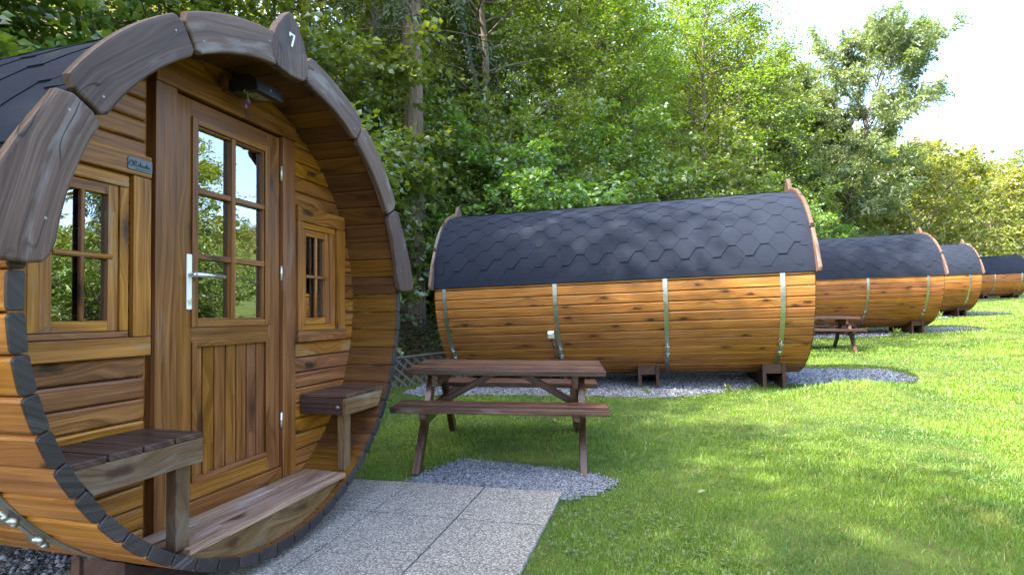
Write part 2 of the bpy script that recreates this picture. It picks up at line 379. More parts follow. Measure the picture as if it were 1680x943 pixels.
def bxy(b, t, wv):
    """plan position at t metres behind the front ring, wv metres towards the lawn side"""
    a = (-math.sin(b[1]), math.cos(b[1])); r = (math.cos(b[1]), math.sin(b[1]))
    return (b[0][0] + a[0] * t - r[0] * wv, b[0][1] + a[1] * t - r[1] * wv)
PAD = [(-1.45, .05), (-.3, .2), (.4, .35), (1.0, 1.0), (1.6, 1.3), (3, 1.2), (4.9, 1.2), (4.9, -1.2), (-.8, -1.2), (-1.5, -1.1)]
PADS = [[bxy(BAR[0], t, wv) for t, wv in [(-.05, 1.3), (-.05, -.5), (.6, -.75), (4.9, -.8), (4.9, 1.5)]]]
PADS += [[bxy(b, t, wv) for t, wv in PAD] for b in BAR[1:]]
PATCH = [(-.76, 3.48), (-.66, 3.70), (-.48, 4.0), (-.33, 4.12), (-.04, 3.98), (.25, 3.86), (.49, 3.74), (.64, 3.58), (.58, 3.38), (.36, 3.28), (-.2, 3.2), (-.95, 3.3)]
for p in PADS: setting(link('gravel_bed', sheet('gravel_bed', p, M['gravel'], .008)))
setting(link('gravel_bed', sheet('gravel_bed', PATCH, M['gravel'], .008, .05)))

# paved path of exposed aggregate slabs
A0 = np.array([.31, 3.35]); AX = np.array([-.955, .26]); AY = np.array([-.27, -.963])
pb = MB()
for i in range(4):
    for j in range(9):
        g = .006 if i < 1 else .004
        if j == 0 and i > 0: y0s = -.02
        cs = [A0 + AX * (i * .5 + a) + AY * (j * .5 + b) for a, b in ((g, g), (.5 - g, g), (.5 - g, .5 - g), (g, .5 - g))]
        if i == 3 and j < 1: continue
        dz = .022 + R.uniform(-.002, .002)
        top = [(*c, float(gz(*c)) + dz) for c in cs]; bot = [(*c, float(gz(*c)) - .05) for c in cs]
        pb.add(top + bot, [(0, 3, 2, 1), (0, 1, 5, 4), (1, 2, 6, 5), (2, 3, 7, 6), (3, 0, 4, 7)])
setting(pb.build('path', M['paver'], bevel=.004))
PAVE = [tuple(A0), tuple(A0 + AX * 2.0), tuple(A0 + AX * 2 + AY * 4.5), tuple(A0 + AY * 4.5)]

def pebbles(name, polys, dens, size, seed, dz=.01, edge=.06):
    rng = np.random.default_rng(seed); Ps = []
    for poly in polys:
        P = np.array(poly); a0 = P.min(0) - edge; a1 = P.max(0) + edge
        n = int(np.prod(a1 - a0) * dens); q = rng.uniform(a0, a1, (n, 2)); j = q + rng.normal(0, edge * .5, (n, 2))
        q = q[inpoly(j[:, 0], j[:, 1], poly) & ~inpoly(q[:, 0], q[:, 1], PAVE)]; Ps.append(q)
    q = np.concatenate(Ps); n = len(q)
    base = np.array([(1, 0, 0), (-1, 0, 0), (0, 1, 0), (0, -1, 0), (0, 0, 1), (0, 0, -1)], float)
    s = size * rng.lognormal(0, .35, (n, 1, 1)) * rng.uniform(.5, 1.1, (n, 1, 3)); s[..., 2] *= .75
    V = base[None] * s + rng.normal(0, size * .12, (n, 6, 3))
    a = rng.uniform(0, 2 * pi, n); c, sn = np.cos(a), np.sin(a)
    V = np.stack([V[..., 0] * c[:, None] - V[..., 1] * sn[:, None], V[..., 0] * sn[:, None] + V[..., 1] * c[:, None], V[..., 2]], -1)
    V[..., :2] += q[:, None]; V[..., 2] += (gz(q[:, 0], q[:, 1]) + dz)[:, None]
    f = np.array([(0, 2, 4), (2, 1, 4), (1, 3, 4), (3, 0, 4), (2, 0, 5), (1, 2, 5), (3, 1, 5), (0, 3, 5)])
    F = (np.arange(n)[:, None, None] * 6 + f[None]).reshape(-1, 3)
    o = link(name, npmesh(name, V.reshape(-1, 3), F, [M['pebble']])); return setting(o, 'stuff')
pebbles('gravel', [PATCH, [bxy(BAR[0], t, wv) for t, wv in [(-.12, 1.0), (-.12, -.6), (.4, -.75), (.4, 1.3)]]], 11000, .0066, 3)
pebbles('gravel', PADS[1:2], 2200, .013, 4)
pebbles('gravel', [PADS[0]] + PADS[2:4], 500, .018, 5)

# ------------------------------------------------------------------ grass
def grass():
    rng = np.random.default_rng(11); Q = []
    for d0, d1, dens in ((1.9, 3.2, 20000), (3.2, 4.6, 14000), (4.6, 7, 7000), (7, 11, 2200), (11, 18, 700), (18, 34, 180), (34, 70, 30)):
        x0, x1 = -.45 * d1 - .8, 1.06 * d1 + .8; n = int((x1 - x0) * (d1 - d0) * dens)
        q = np.stack([rng.uniform(x0, x1, n), rng.uniform(d0, d1, n)], 1)
        q = q[(q[:, 0] > -.45 * q[:, 1] - .8) & (q[:, 0] < 1.06 * q[:, 1] + .8)]; Q.append(q)
    q = np.concatenate(Q); x, y = q.T; v = x * EN[0] + y * EN[1]
    jx, jy = x + rng.normal(0, .045, len(x)), y + rng.normal(0, .045, len(x))
    bad = inpoly(x + (jx - x) * 1.1, y + (jy - y) * 1.1, PAVE) | (v > 8.2)
    for p in PADS + [PATCH]: bad |= inpoly(jx, jy, p)
    def vn(x, y, s, k):   # cheap value noise from sines
        return (np.sin(x * s + k) * np.cos(y * s * 1.13 - k * 2) + .6 * np.sin(x * s * 2.3 + y * s * 1.7 + k * 3) + .4 * np.cos(x * s * 4.1 - y * s * 3.3 + k)) / 2
    bare = vn(x, y, 2.1, 1.3) + .5 * vn(x, y, 6.0, .4)
    # worn ground under the picnic table
    worn = np.exp(-((x - .05) ** 2 / .5 + (y - 4.3) ** 2 / .18)) * .9
    bad |= rng.uniform(0, 1, len(x)) < np.clip((bare - .40) * 1.3, 0, .85) + worn * .8
    bad |= rng.uniform(0, 1, len(x)) < .55 * np.exp(-((x - 3.7) ** 2 / .5 + (y - 5.62) ** 2 / .03))
    bad |= (v > 6.6) & (rng.uniform(0, 1, len(x)) < .75)
    q = q[~bad]; x, y = q.T; n = len(q); d = np.hypot(x, y)
    tall = 1 + .35 * vn(x, y, 1.1, 5) + .25 * vn(x, y, 5.0, 2)
    mound = np.exp(-((x - 3.75) ** 2 / 1.1 + (y - 6.05) ** 2 / .25)) 
    L = .020 * rng.lognormal(0, .38, n) * np.clip(tall, .4, 2) * (1 + 1.3 * mound) * np.clip(d / 9, 1, 1.5)
    W = .0023 * rng.uniform(.7, 1.4, n) * np.clip(d / 3.2, 1, 8)
    a = rng.uniform(0, 2 * pi, n); lean = rng.uniform(.15, 1.0, n); la = rng.uniform(0, 2 * pi, n)
    z = gz(x, y) - .003
    dx, dy = np.cos(a) * W / 2, np.sin(a) * W / 2
    lx, ly = np.cos(la) * lean * L, np.sin(la) * lean * L
    V = np.zeros((n, 5, 3))
    V[:, 0] = np.stack([x - dx, y - dy, z], 1); V[:, 1] = np.stack([x + dx, y + dy, z], 1)
    h1 = L * np.sqrt(np.clip(1 - (lean * .35) ** 2, .1, 1)) * .6
    V[:, 2] = np.stack([x + dx * .75 + lx * .35, y + dy * .75 + ly * .35, z + h1], 1)
    V[:, 3] = np.stack([x - dx * .75 + lx * .35, y - dy * .75 + ly * .35, z + h1], 1)
    V[:, 4] = np.stack([x + lx, y + ly, z + h1 + L * .45 * (1 - lean * .65)], 1)
    F = np.concatenate([np.arange(n)[:, None] * 5 + np.array(t) for t in ((0, 1, 2), (0, 2, 3), (3, 2, 4))])
    return npmesh('grass', V.reshape(-1, 3), F, [M['grass']])
setting(link('grass', grass()), 'stuff')

# clover and broad-leaved weeds between the blades
def clover():
    rng = np.random.default_rng(5); n = 9000
    y = rng.uniform(2.2, 9, n); x = rng.uniform(-.2, 1.05, n) * y
    k = np.sin(x * 1.9 + 1) * np.cos(y * 2.3) + .5 * np.sin(x * 5 + y * 4)
    ok = (k > .35) & ~inpoly(x, y, PAVE)
    for p in PADS + [PATCH]: ok &= ~inpoly(x, y, p)
    x, y = x[ok], y[ok]; n = len(x); P = np.stack([x, y, gz(x, y) + rng.uniform(.012, .04, n)], 1)
    a = rng.uniform(0, 2 * pi, n); V = []; F = []
    s = rng.uniform(.006, .014, n)
    for j in range(3):
        aj = a + j * 2.09; dr = np.stack([np.cos(aj), np.sin(aj), rng.uniform(-.2, .4, n)], 1); sd = np.stack([-np.sin(aj), np.cos(aj), np.zeros(n)], 1)
        b = len(V) * 0
        V.append(np.stack([P, P + dr * s[:, None] * .7 + sd * s[:, None] * .55, P + dr * s[:, None] * 1.25, P + dr * s[:, None] * .7 - sd * s[:, None] * .55], 1).reshape(-1, 3))
        F.append(np.arange(n)[:, None] * 4 + np.array([[0, 1, 2, 3]]) + j * n * 4)
    return npmesh('clover', np.concatenate(V), np.concatenate(F), [M['hazel']], 4)
setting(link('clover', clover()), 'stuff')
# ------------------------------------------------------------------ the barrel cabin (x right, y into the barrel, z up, origin at the front ring's centre)
RO, RI, LEN, BASE = 1.15, 1.104, 4.46, (0, -2.2, 1.15)
def pol(r, a): a = math.radians(a); return (r * math.cos(a), r * math.sin(a))
polar_pc = lambda x, z: (math.atan2(z, x) * 1.13, math.hypot(x, z))

def barrel():
    root = empty('barrel_cabin')
    # staves
    b = MB()
    for k in range(60):
        a0 = -177 + 6 * k; rnd = R.random()
        prof = [(RI + .004, .12), (RI, .5), (RI, 3), (RI, 5.5), (RI + .004, 5.88), (RO - .013, 5.87), (RO - .0045, 5.69), (RO, 5.25), (RO, 3), (RO, .75), (RO - .0045, .31), (RO - .013, .13)]
        pts = [pol(r, a0 + a) for r, a in prof]; n = len(pts); c = pol(1.127, a0 + 3)
        rings = [([(c[0] + (x - c[0]) * .93, c[1] + (z - c[1]) * .93) for x, z in pts], -.001), ([(c[0] + (x - c[0]) * .985, c[1] + (z - c[1]) * .985) for x, z in pts], .001), (pts, .009), (pts, LEN)]
        vs = []; pcs = []
        for ring, y in rings:
            for i, (x, z) in enumerate(ring): vs.append((x, y, z)); pcs.append((y, math.radians(prof[i][1]) * 1.15 + prof[i][0], rnd))
        fs = [tuple(range(n)), tuple(range(3 * n, 4 * n))[::-1]]; mi = [1, 1]
        for j in range(3):
            for i in range(n):
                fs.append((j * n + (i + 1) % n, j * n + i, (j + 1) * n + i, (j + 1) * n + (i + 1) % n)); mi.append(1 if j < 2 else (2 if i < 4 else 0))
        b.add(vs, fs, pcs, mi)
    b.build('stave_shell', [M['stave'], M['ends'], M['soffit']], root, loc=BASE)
    # shingle roof
    b = MB(); r0 = 1.156
    def rp(t, dist, lift, side):
        a = pi / 2 + side * dist / 1.17; return ((r0 + lift) * math.cos(a), min(max(t, .0), LEN), (r0 + lift) * math.sin(a))
    DM = 1.735; A = np.linspace(-DM, DM, 61)
    for lift, rev in ((.0, False), (-.006, True)):
        vs = [rp(t, abs(d), lift, 1 if d > 0 else -1) for t in (0, LEN) for d in A]
        b.add(vs, [((i, i + 1, 62 + i, 61 + i) if rev else (i + 1, i, 61 + i, 62 + i)) for i in range(60)], smooth=True)
    for side in (1, -1):   # drip edge
        vs = [rp(t, DM + e, l, side) for t in (0, LEN) for e, l in ((-.062, .0165), (.006, .0165), (.012, .006), (.006, -.008))]
        b.add(vs, [(i, i + 1, 5 + i, 4 + i) if side > 0 else (i + 1, i, 4 + i, 5 + i) for i in range(3)])
    prof = [(.0, .04), (.067, .087), (.134, .134), (.20, .134), (.27, .134), (.33, .134)]
    def tab(tc, bottom, side, hw=None, n=6, lf=1.0):
        t_, vs = tc, []
        for u_, w_ in prof[:n]:
            w_ = hw if hw else w_
            d = min(bottom - u_, DM - .002); lift = .0105 * lf * (1 - u_ / .42) + .001
            d = max(d, -.02)
            for s_ in (-1, 1): vs.append(rp(t_ + s_ * w_, d, lift, side))
        m = len(vs)
        for u_, w_ in prof[:3]:
            w_ = hw if hw else w_; d = min(bottom - u_, DM - .002)
            for s_ in (-1, 1): vs.append(rp(t_ + s_ * w_, d, .0005, side))
        fs = [(2 * i, 2 * i + 1, 2 * i + 3, 2 * i + 2) for i in range(n - 1)]
        fs += [(0, m, m + 1, 1), (0, 2, m + 2, m), (1, m + 1, m + 3, 3), (2, 4, m + 4, m + 2), (3, m + 3, m + 5, 5)]
        if side > 0: fs = [f[::-1] for f in fs]
        b.add(vs, fs)
    for side in (1, -1):
        for i in range(27):
            tc = -.03 + .174 * i
            for k in range(7):
                bt = (1.793 if i % 2 == 0 else 1.659) - .268 * k
                if bt < DM and bt > .16: tab(tc, bt, side, lf=.3 if bt > DM - .1 else 1.0)
        for k in range(7): 
            for tc in (.05, LEN - .05): tab(tc, DM - .03 - .268 * k + .13 * (tc > 1), side, .07)
        for i in range(23): 
            vs = [rp(.1 + i * .19 + dt, d, .013 + (.006 if dt == 0 else 0), side) for dt in (0, .24) for d in (0, .07, .15)] + [rp(.1 + i * .19, d, 0, side) for d in (0, .07, .15)]
            fs = [(0, 1, 4, 3), (1, 2, 5, 4), (0, 6, 7, 1), (1, 7, 8, 2)]
            b.add(vs, fs if side > 0 else [f[::-1] for f in fs])
    b.build('shingle_roof', M['roof'], root, loc=BASE)
    # fascia boards and finials, front and back
    def board(a0, a1, flare=0):
        out = []; r1, r2 = 1.057, 1.205
        inner = [(r1, a) for a in np.linspace(a0 + 1.5, a1 - 1.5, 9)]
        outer = [(r2, a) for a in np.linspace(a1 - 1.5, a0 + 1.5, 9)]
        if flare:
            f_ = lambda a: r2 + .085 * max(0, (28 - a) / 24) ** 1.3
            inner = [(1.057 + (.012 if a < 7 else 0), a) for a in np.linspace(a0 + 1.6, a1 - 1.5, 10)]
            outer = [(f_(a), a) for a in np.linspace(a1 - 1.5, a0 + 2.2, 10)]
            p = [pol(*q) for q in inner]; p += [pol(r2 - .11, a1 - .25), pol(r2 - .04, a1 - .25)]; p += [pol(*q) for q in outer]
            p += [pol(1.268, a0 + .55), pol(1.23, a0 + .12), pol(1.12, a0 + .12), pol(1.085, a0 + .5)]
        else:
            p = [pol(r1 + .018, a0 + .3)] + [pol(*q) for q in inner] + [pol(r1 + .018, a1 - .3), pol(r2 - .03, a1 - .3)] + [pol(*q) for q in outer] + [pol(r2 - .03, a0 + .3)]
        return p
    def fascia(outline, y0, y1, sc):
        m = MB(); m.prism(outline, y0, y1, polar_pc, .009)
        for (x, z) in sc:
            m.prism([(x + .004 * math.cos(q), z + .004 * math.sin(q)) for q in np.linspace(0, 2 * pi, 9)[:-1]], y0 - .0015, y0 + .002, None, 0, 1)
        return m.build('fascia_board', [M['fascia'], M['screw']], root, loc=BASE)
    fin = [(-.020 + x, z) for x, z in ((-.112, 1.065), (-.085, 1.048), (0, 1.04), (.085, 1.048), (.112, 1.065), (.130, 1.12), (.122, 1.18), (.092, 1.245), (.045, 1.305), (.012, 1.338), (-.012, 1.338), (-.045, 1.305), (-.092, 1.245), (-.122, 1.18), (-.130, 1.12))]
    for y0, y1 in ((-.040, -.0015), (LEN + .002, LEN + .041)):
        for a0, a1, fl in ((84.8, 58.4, 0), (58.4, 30.6, 0), (30.6, 3.7, 1)):
            for mir in (0, 1):
                o = board(a1, a0, fl); 
                if mir: o = [(-x - .0, z) for x, z in o]
                c = [pol(1.15, a0 - 3), pol(1.10, a1 + (3 if not fl else 7))]
                if mir: c = [(-x, z) for x, z in c]
                fascia(o, y0, y1, c)
        m = MB(); m.prism(fin, y0 - .004, y1 + .004, lambda x, z: (z, x), .008)
        fo = m.build('finial', M['fascia'], root, loc=BASE)
        if y0 < 0:
            m = MB(); cx, cz, sz = -.018, 1.21, .5
            m.prism([(cx - .018, cz + .030), (cx + .020, cz + .030), (cx + .020, cz + .022), (cx - .018, cz + .022)], y0 - .0065, y0 - .003)
            m.prism([(cx + .012, cz + .0225), (cx + .020, cz + .0225), (cx + .003, cz - .032), (cx - .007, cz - .032)], y0 - .0065, y0 - .003)
            m.prism([(cx - .018, cz + .0225), (cx - .011, cz + .0225), (cx - .011, cz + .012), (cx - .018, cz + .012)], y0 - .0065, y0 - .003)
            m.build('number_seven', M['white'], fo)
    # front wall of horizontal planks
    b = MB(); TF = .328
    sc = lambda h: math.sqrt(max(0.0, 1.128 ** 2 - h * h))
    def plank(h0, h1, xa, xb, circ):  # xa/xb limits; circ = which end follows the circle
        rnd = R.random(); vs = []; pcs = []
        for e in (0, 1):
            for (t, h) in ((.36, h0 + .0015), (TF + .016, h0 + .0015), (TF + .005, h0 + .0035), (TF, h0 + .010), (TF - .001, h1 - .012), (TF + .004, h1 - .004), (TF + .016, h1 - .0015), (.36, h1 - .0015)):
                x = (xa, xb)[e]
                if circ == -1 and e == 0: x = -sc(h)
                if circ == 1 and e == 1: x = sc(h)
                vs.append((x, t, h)); pcs.append((x, h + t, rnd))
        fs = [(i, i + 1, 9 + i, 8 + i) for i in range(7)] + [(7, 6, 5, 4, 3, 2, 1, 0), tuple(range(8, 16))]
        b.add(vs, fs, pcs)
    RW_ = R.random()
    hs = [-.229 + .0865 * k for k in range(-10, 16)]
    for h0, h1 in zip(hs[:-1], hs[1:]):
        if h1 > 1.1 or h0 < -1.1: continue
        for sd in (-1, 1):
            lim = -.45 if sd < 0 else .478
            if sc(max(abs(h0), abs(h1))) < abs(lim) + .02: continue
            o = (-.835, -.600) if sd < 0 else (.568, .795)
            if h1 > -.095 and h0 < .395:
                plank(h0, h1, -2 if sd < 0 else lim, o[0], -1 if sd < 0 else 0); plank(h0, h1, o[1], lim if sd < 0 else 2, 1 if sd > 0 else 0)
            elif sd < 0: plank(h0, h1, -2, lim, -1)
            else: plank(h0, h1, lim, 2, 1)
    b.prism([(-.50, .99), (.53, .99)] + [pol(1.128, a) for a in np.linspace(61, 119, 14)], .318, .36, lambda x, z: (x, z))
    b.box(-.452, -.424, .352, .366, -1.02, 1.0, 2); b.box(.470, .480, .352, .366, -1.0, 1.0, 2)
    b.prism([(-.6, -.93), (.6, -.93)] + [pol(1.128, a) for a in np.linspace(-58, -122, 14)], .345, .36, lambda x, z: (x, z))
    b.build('front_wall', M['front'], root, loc=BASE)
    # door frame
    b = MB()
    b.box(-.425, -.322, .300, .36, -.985, .904, 2); b.box(.364, .470, .300, .36, -.985, .904, 2)
    b.box(-.425, .075, .297, .355, .906, 1.005, 0); b.box(.077, .470, .297, .355, .906, 1.0, 0)
    b.box(-.320, .362, .306, .40, -.975, -.887, 0)
    b.build('door_frame', M['door'], root, .003, BASE)
    # door leaf
    b = MB()
    b.box(-.316, -.226, .318, .36, -.883, .895, 2); b.box(.262, .355, .318, .36, -.883, .895, 2)
    b.box(-.226, .262, .319, .36, .812, .895, 0); b.box(-.226, .262, .319, .36, -.196, -.118, 0); b.box(-.226, .262, .319, .36, -.883, -.800, 0)
    ps = np.linspace(-.222, .262, 8)
    for p0, p1 in zip(ps[:-1], ps[1:]): b.box(p0 + .004, p1 - .004, .330, .352, -.81, -.19, 2)
    d = b.build('door', M['door'], root, .0035, BASE)
    def frame(m, x0, x1, z0, z1, wd, y0, y1):
        m.box(x0, x0 + wd, y0, y1, z0, z1, 2); m.box(x1 - wd, x1, y0, y1, z0, z1, 2)
        m.box(x0 + wd, x1 - wd, y0 + .001, y1, z0, z0 + wd, 0); m.box(x0 + wd, x1 - wd, y0 + .001, y1, z1 - wd, z1, 0)
    m = MB(); frame(m, -.231, .268, -.124, .818, .032, .308, .3175); frame(m, -.20, .237, -.093, .787, .010, .3185, .346)
    m.box(.004, .031, .312, .345, -.092, .787, 2)
    for h in (.195, .492): m.box(-.199, .003, .314, .345, h - .013, h + .013, 0); m.box(.032, .236, .314, .345, h - .013, h + .013, 0)
    m.build('glazing_bars', M['door'], d, .003)
    m = MB(); frame(m, -.226, .272, -.808, -.186, .026, .311, .3175); m.build('panel_moulding', M['door'], d, .003)
    m = MB(); m.add([(-.205, .339, -.10), (.242, .339, -.10), (.242, .339, .795), (-.205, .339, .795)], [(0, 1, 2, 3)]); m.build('window_pane', M['glass'], d)
    m = MB(); m.box(-.259, -.231, .309, .3175, -.045, .200, 2); m.build('lock_plate', M['white'], d, .004)
    m = MB(); m.tube([(-.245, .312, .108), (-.245, .272, .108)], [.010, .010], 10); m.tube([(-.247, .272, .108), (-.19, .266, .108), (-.085, .270, .105)], [.0115, .010, .009], 10)
    m.build('door_handle', M['alu'], d)
    m = MB(); m.tube([(-.245, .310, -.005), (-.245, .306, -.005)], [.009, .009], 10); m.box(-.251, -.239, .304, .31, -.022, -.004, 2); m.build('lock_cylinder', M['brass'], d)
    for h in (.70, .155, -.637):
        m = MB(); m.tube([(.3595, .309, h - .04), (.3595, .309, h + .04)], [.0065, .0065], 8); m.tube([(.3595, .309, h - .004), (.3595, .309, h + .004)], [.0075, .0075], 8); m.build('hinge', M['brass'], d)
    # windows
    def window(g0, g1, trims, casings, sill):
        m = MB(); frame(m, g0 - .038, g1 + .038, -.128, .428, .040, .314, .346)
        mid = (g0 + g1) / 2 + .003
        m.tube([(mid, .320, -.088), (mid, .320, .388)], [.010, .010], 10); m.tube([(g0 + .001, .317, .153), (g1 + .012, .317, .153)], [.0105, .0105], 10)
        wdw = m.build('window', M['front'], root, .003, BASE)
        m = MB(); m.add([(g0 - .01, .334, -.10), (g1 + .01, .334, -.10), (g1 + .01, .334, .40), (g0 - .01, .334, .40)], [(0, 1, 2, 3)]); m.build('window_pane', M['glass'], wdw)
        m = MB()
        for q in casings: m.box(*q, 2 if q[1] - q[0] < q[5] - q[4] else 0)
        for q in trims: m.box(*q, 2 if q[1] - q[0] < q[5] - q[4] else 0)
        m.build('window_trim', M['front'], wdw, .004)
        m = MB(); m.box(*sill, 0); m.build('window_sill', M['front'], wdw, .004)
        return wdw
    window(-.816, -.613, [(-.520, -.442, .302, .327, -.153, .484), (-.955, -.897, .306, .327, -.153, .470), (-.915, -.442, .300, .327, .486, .572)],
           [(-.572, -.536, .308, .340, -.128, .428), (-.895, -.856, .308, .340, -.128, .428), (-.895, -.536, .307, .340, .430, .474), (-.895, -.536, .306, .340, -.153, -.130)], (-.965, -.442, .300, .327, -.229, -.155))
    window(.582, .775, [(.493, .542, .302, .327, -.160, .466), (.888, .972, .302, .327, -.160, .466), (.493, .965, .300, .327, .468, .556)],
           [(.816, .862, .306, .340, -.128, .428), (.5435, .5435 + .0005, .32, .34, -.128, .428), (.545, .862, .307, .340, .430, .464), (.545, .862, .306, .340, -.158, -.130)], (.493, .978, .296, .327, -.226, -.162))
    # benches
    for sd in (-1, 1):
        m = MB(); e = [(.472, .945), (.537, .985)][sd > 0]; xi, xo = (.460, .97) if sd < 0 else (.535, .965)
        for q in range(4):
            a, c = xi + .004 + (xo - xi) * q / 4, xi - .004 + (xo - xi) * (q + 1) / 4
            m.box(min(sd * a, sd * c), max(sd * a, sd * c), .020, .316, -.540 - .0006 * q, -.518, 1)
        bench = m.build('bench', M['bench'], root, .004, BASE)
        m = MB(); lo = .888 if sd < 0 else .893; hi = .960 if sd < 0 else .952
        m.prism([(sd * xi, -.541), (sd * hi, -.541), (sd * lo, -.634), (sd * xi, -.634)], .022, .046, lambda x, z: (x, z), .003)
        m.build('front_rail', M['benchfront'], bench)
        m = MB(); m.box(min(sd * xi, sd * (xi + .024)), max(sd * xi, sd * (xi + .024)), .0465, .322, -.634, -.541, 1)
        m.tube([(sd * xi, .075, -.59), (sd * (xi - .008), .075, -.59)], [.011, .011], 8, 1)
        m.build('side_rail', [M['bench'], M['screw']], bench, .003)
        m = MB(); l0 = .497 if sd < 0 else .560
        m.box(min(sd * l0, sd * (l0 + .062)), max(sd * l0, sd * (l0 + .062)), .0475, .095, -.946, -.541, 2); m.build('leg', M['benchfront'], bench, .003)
    # porch step
    b = MB()
    for t0, t1, e in ((.022, .116, .52), (.124, .206, .535), (.214, .298, .54)): b.box(-e, e + .01, t0, t1, -.972, -.946, 0)
    po = b.build('porch_deck', M['deck'], root, .003, BASE)
    m = MB(); m.prism([(-.50, -.974), (.50, -.974)] + [pol(1.106, a) for a in np.linspace(-62.5, -117.5, 18)], .046, .066, lambda x, z: (x, z)); m.build('riser', M['benchfront'], po)
    # hoops with turnbuckles
    for t in (.335, 1.6, 2.9, 4.33):
        m = MB(); an = np.linspace(174, 366, 73); vs = []; ww = .026
        for a in an:
            for r, y in ((1.1515, -ww), (1.1545, -ww), (1.1545, ww), (1.1515, ww)): x, z = pol(r, a); vs.append((x, t + y, z))
        fs = []
        for i in range(72):
            for j, k in ((0, 1), (1, 2), (2, 3)): fs.append((4 * i + j, 4 * i + k, 4 * i + 4 + k, 4 * i + 4 + j))
        for j in range(3):
            b_ = [fs[i] for i in range(j, len(fs), 3)]; m.add(vs, [f[::-1] for f in b_], None, 0, True)
        hp = m.build('hoop', M['steel'], root, loc=BASE)
        m = MB(); ac = -138.5
        P = lambda a, r, y: (*pol(r, ac + a), y)
        V3 = lambda a, r, y: (pol(r, ac + a)[0], t + y, pol(r, ac + a)[1])
        for a in (-3.2, 2.6):
            m.tube([V3(a, 1.172, -.032), V3(a, 1.172, .032)], [.0105, .0105], 10)
            m.tube([V3(a, 1.172, -.012), V3(a, 1.172, .012)], [.0125, .0125], 6)
            m.tube([V3(a + 1.0, 1.172, -.008), V3(a + 1.0, 1.172, .008)], [.0115, .0115], 6)
        m.tube([V3(-5.8, 1.174, 0), V3(5.4, 1.174, 0)], [.0062, .0062], 8)
        for a in (-4.6, 4.2): m.tube([V3(a, 1.174, 0), V3(a + .6, 1.174, 0)], [.012, .012], 6)
        m.build('turnbuckle', M['steel'], hp)
    # back wall and the dim inside
    b = MB()
    for h0, h1 in zip(hs[:-1], hs[1:]):
        if h1 < 1.1 and h0 > -1.1: 
            e = sc(max(abs(h0), abs(h1)))
            b.box(-e, e, 4.36, 4.40, h0 + .002, h1 - .002, 0)
    b.build('back_wall', M['front'], root, loc=BASE)
    b = MB()
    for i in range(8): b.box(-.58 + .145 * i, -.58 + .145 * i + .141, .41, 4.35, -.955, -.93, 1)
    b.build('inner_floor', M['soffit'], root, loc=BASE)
    m = MB(); n = 40
    xs = np.linspace(.50, .88, n); vs = []
    for z in (-.2, .45): vs += [(x, .42 + .018 * math.sin(i * 1.1), z) for i, x in enumerate(xs)]
    m.add(vs, [(i, i + 1, n + i + 1, n + i) for i in range(n - 1)], None, 0, True)
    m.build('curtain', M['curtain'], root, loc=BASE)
    # floodlight under the eave
    m = MB()
    m.prism([(-.075, .985), (.03, .985), (.03, 1.078), (-.075, 1.078)], .276, .317, None, .003, 1)
    m.box(-.055, .005, .245, .277, .995, 1.045, 1); m.tube([(-.06, .235, 1.01), (.01, .235, 1.01)], [.014, .014], 8)
    y0, y1 = .085, .235
    q = [(-.085, y1, 1.072), (.055, y1, 1.072), (.055, y1, .972), (-.085, y1, .972), (-.10, y0, 1.015), (.07, y0, 1.015), (.075, y0 - .012, .960), (-.105, y0 - .012, .960)]
    m.add(q, [(0, 1, 5, 4), (4, 5, 6, 7), (0, 3, 2, 1), (0, 4, 7, 3), (1, 2, 6, 5), (2, 3, 7, 6)])
    m.box(-.03, .0, y1 - .05, y1 + .015, 1.05, 1.075, 0)
    m.tube([(-.015, y0 + .004, .986), (-.015, y0 - .012, .984)], [.012, .010], 10)
    fl = m.build('floodlight', [M['black'], M['door']], root, .004, BASE)
    m = MB(); m.add([(-.062, y1 - .05, .9672), (.032, y1 - .05, .9672), (.046, y0 + .022, .9605), (-.076, y0 + .022, .9605)], [(0, 3, 2, 1)]); m.build('lamp_glass', M['lens'], fl)
    # engraved name plate on the window header
    m = MB(); m.prism([(-.551, .506), (-.547, .502), (-.449, .502), (-.445, .506), (-.445, .549), (-.449, .553), (-.547, .553), (-.551, .549)], .2955, .2998, None, .0015)
    npl = m.build('name_plate', M['plate'], root, loc=BASE)
    m = MB()
    def stroke(pts, r): m.tube([(x, .2952, z) for x, z in pts], [r] * len(pts), 5)
    stroke([(-.538 + .012 * math.cos(a) * (1 - a / 16), .527 + .014 * math.sin(a) * (1 - a / 16)) for a in np.linspace(0, 9, 26)], .0016)
    stroke([(-.527, .517), (-.521, .541), (-.514, .534), (-.520, .528), (-.517, .517)], .0014)
    xx = -.511
    for k in range(6):
        hh = (.012, .019, .010, .012, .018, .010)[k]
        stroke([(xx, .518), (xx + .002, .518 + hh), (xx + .005, .518 + hh * .6), (xx + .0075, .518), (xx + .009, .521)], .0012); xx += .0095
    stroke([(-.522, .511), (-.48, .509), (-.453, .512)], .0009)
    m.build('engraved_lettering', M['plate_ink'], npl)
    return root
def place(root, b):
    Rm = brot(b); root.matrix_world = Matrix.Translation(Vector(b[0]) + Rm @ Vector((0, 2.2, -1.15))) @ Rm.to_4x4()
GRP = 'barrel cabins standing in a row at the edge of the wood'
b1 = barrel()
LAB = ['nearest wooden barrel cabin, its round front with glazed door and porch benches towards us',
       'long wooden barrel cabin behind the front picnic table, whole side and shingle roof in view',
       'barrel cabin third along the row, behind the half hidden far picnic table',
       'barrel cabin fourth along the row, mostly hidden, only its front half showing',
       'smallest and farthest barrel cabin, cut off by the edge of the photo']
cabins = [b1]
for i in range(1, 5): cabins.append(copy_tree(b1, None, ('number_seven',) if i else ()))
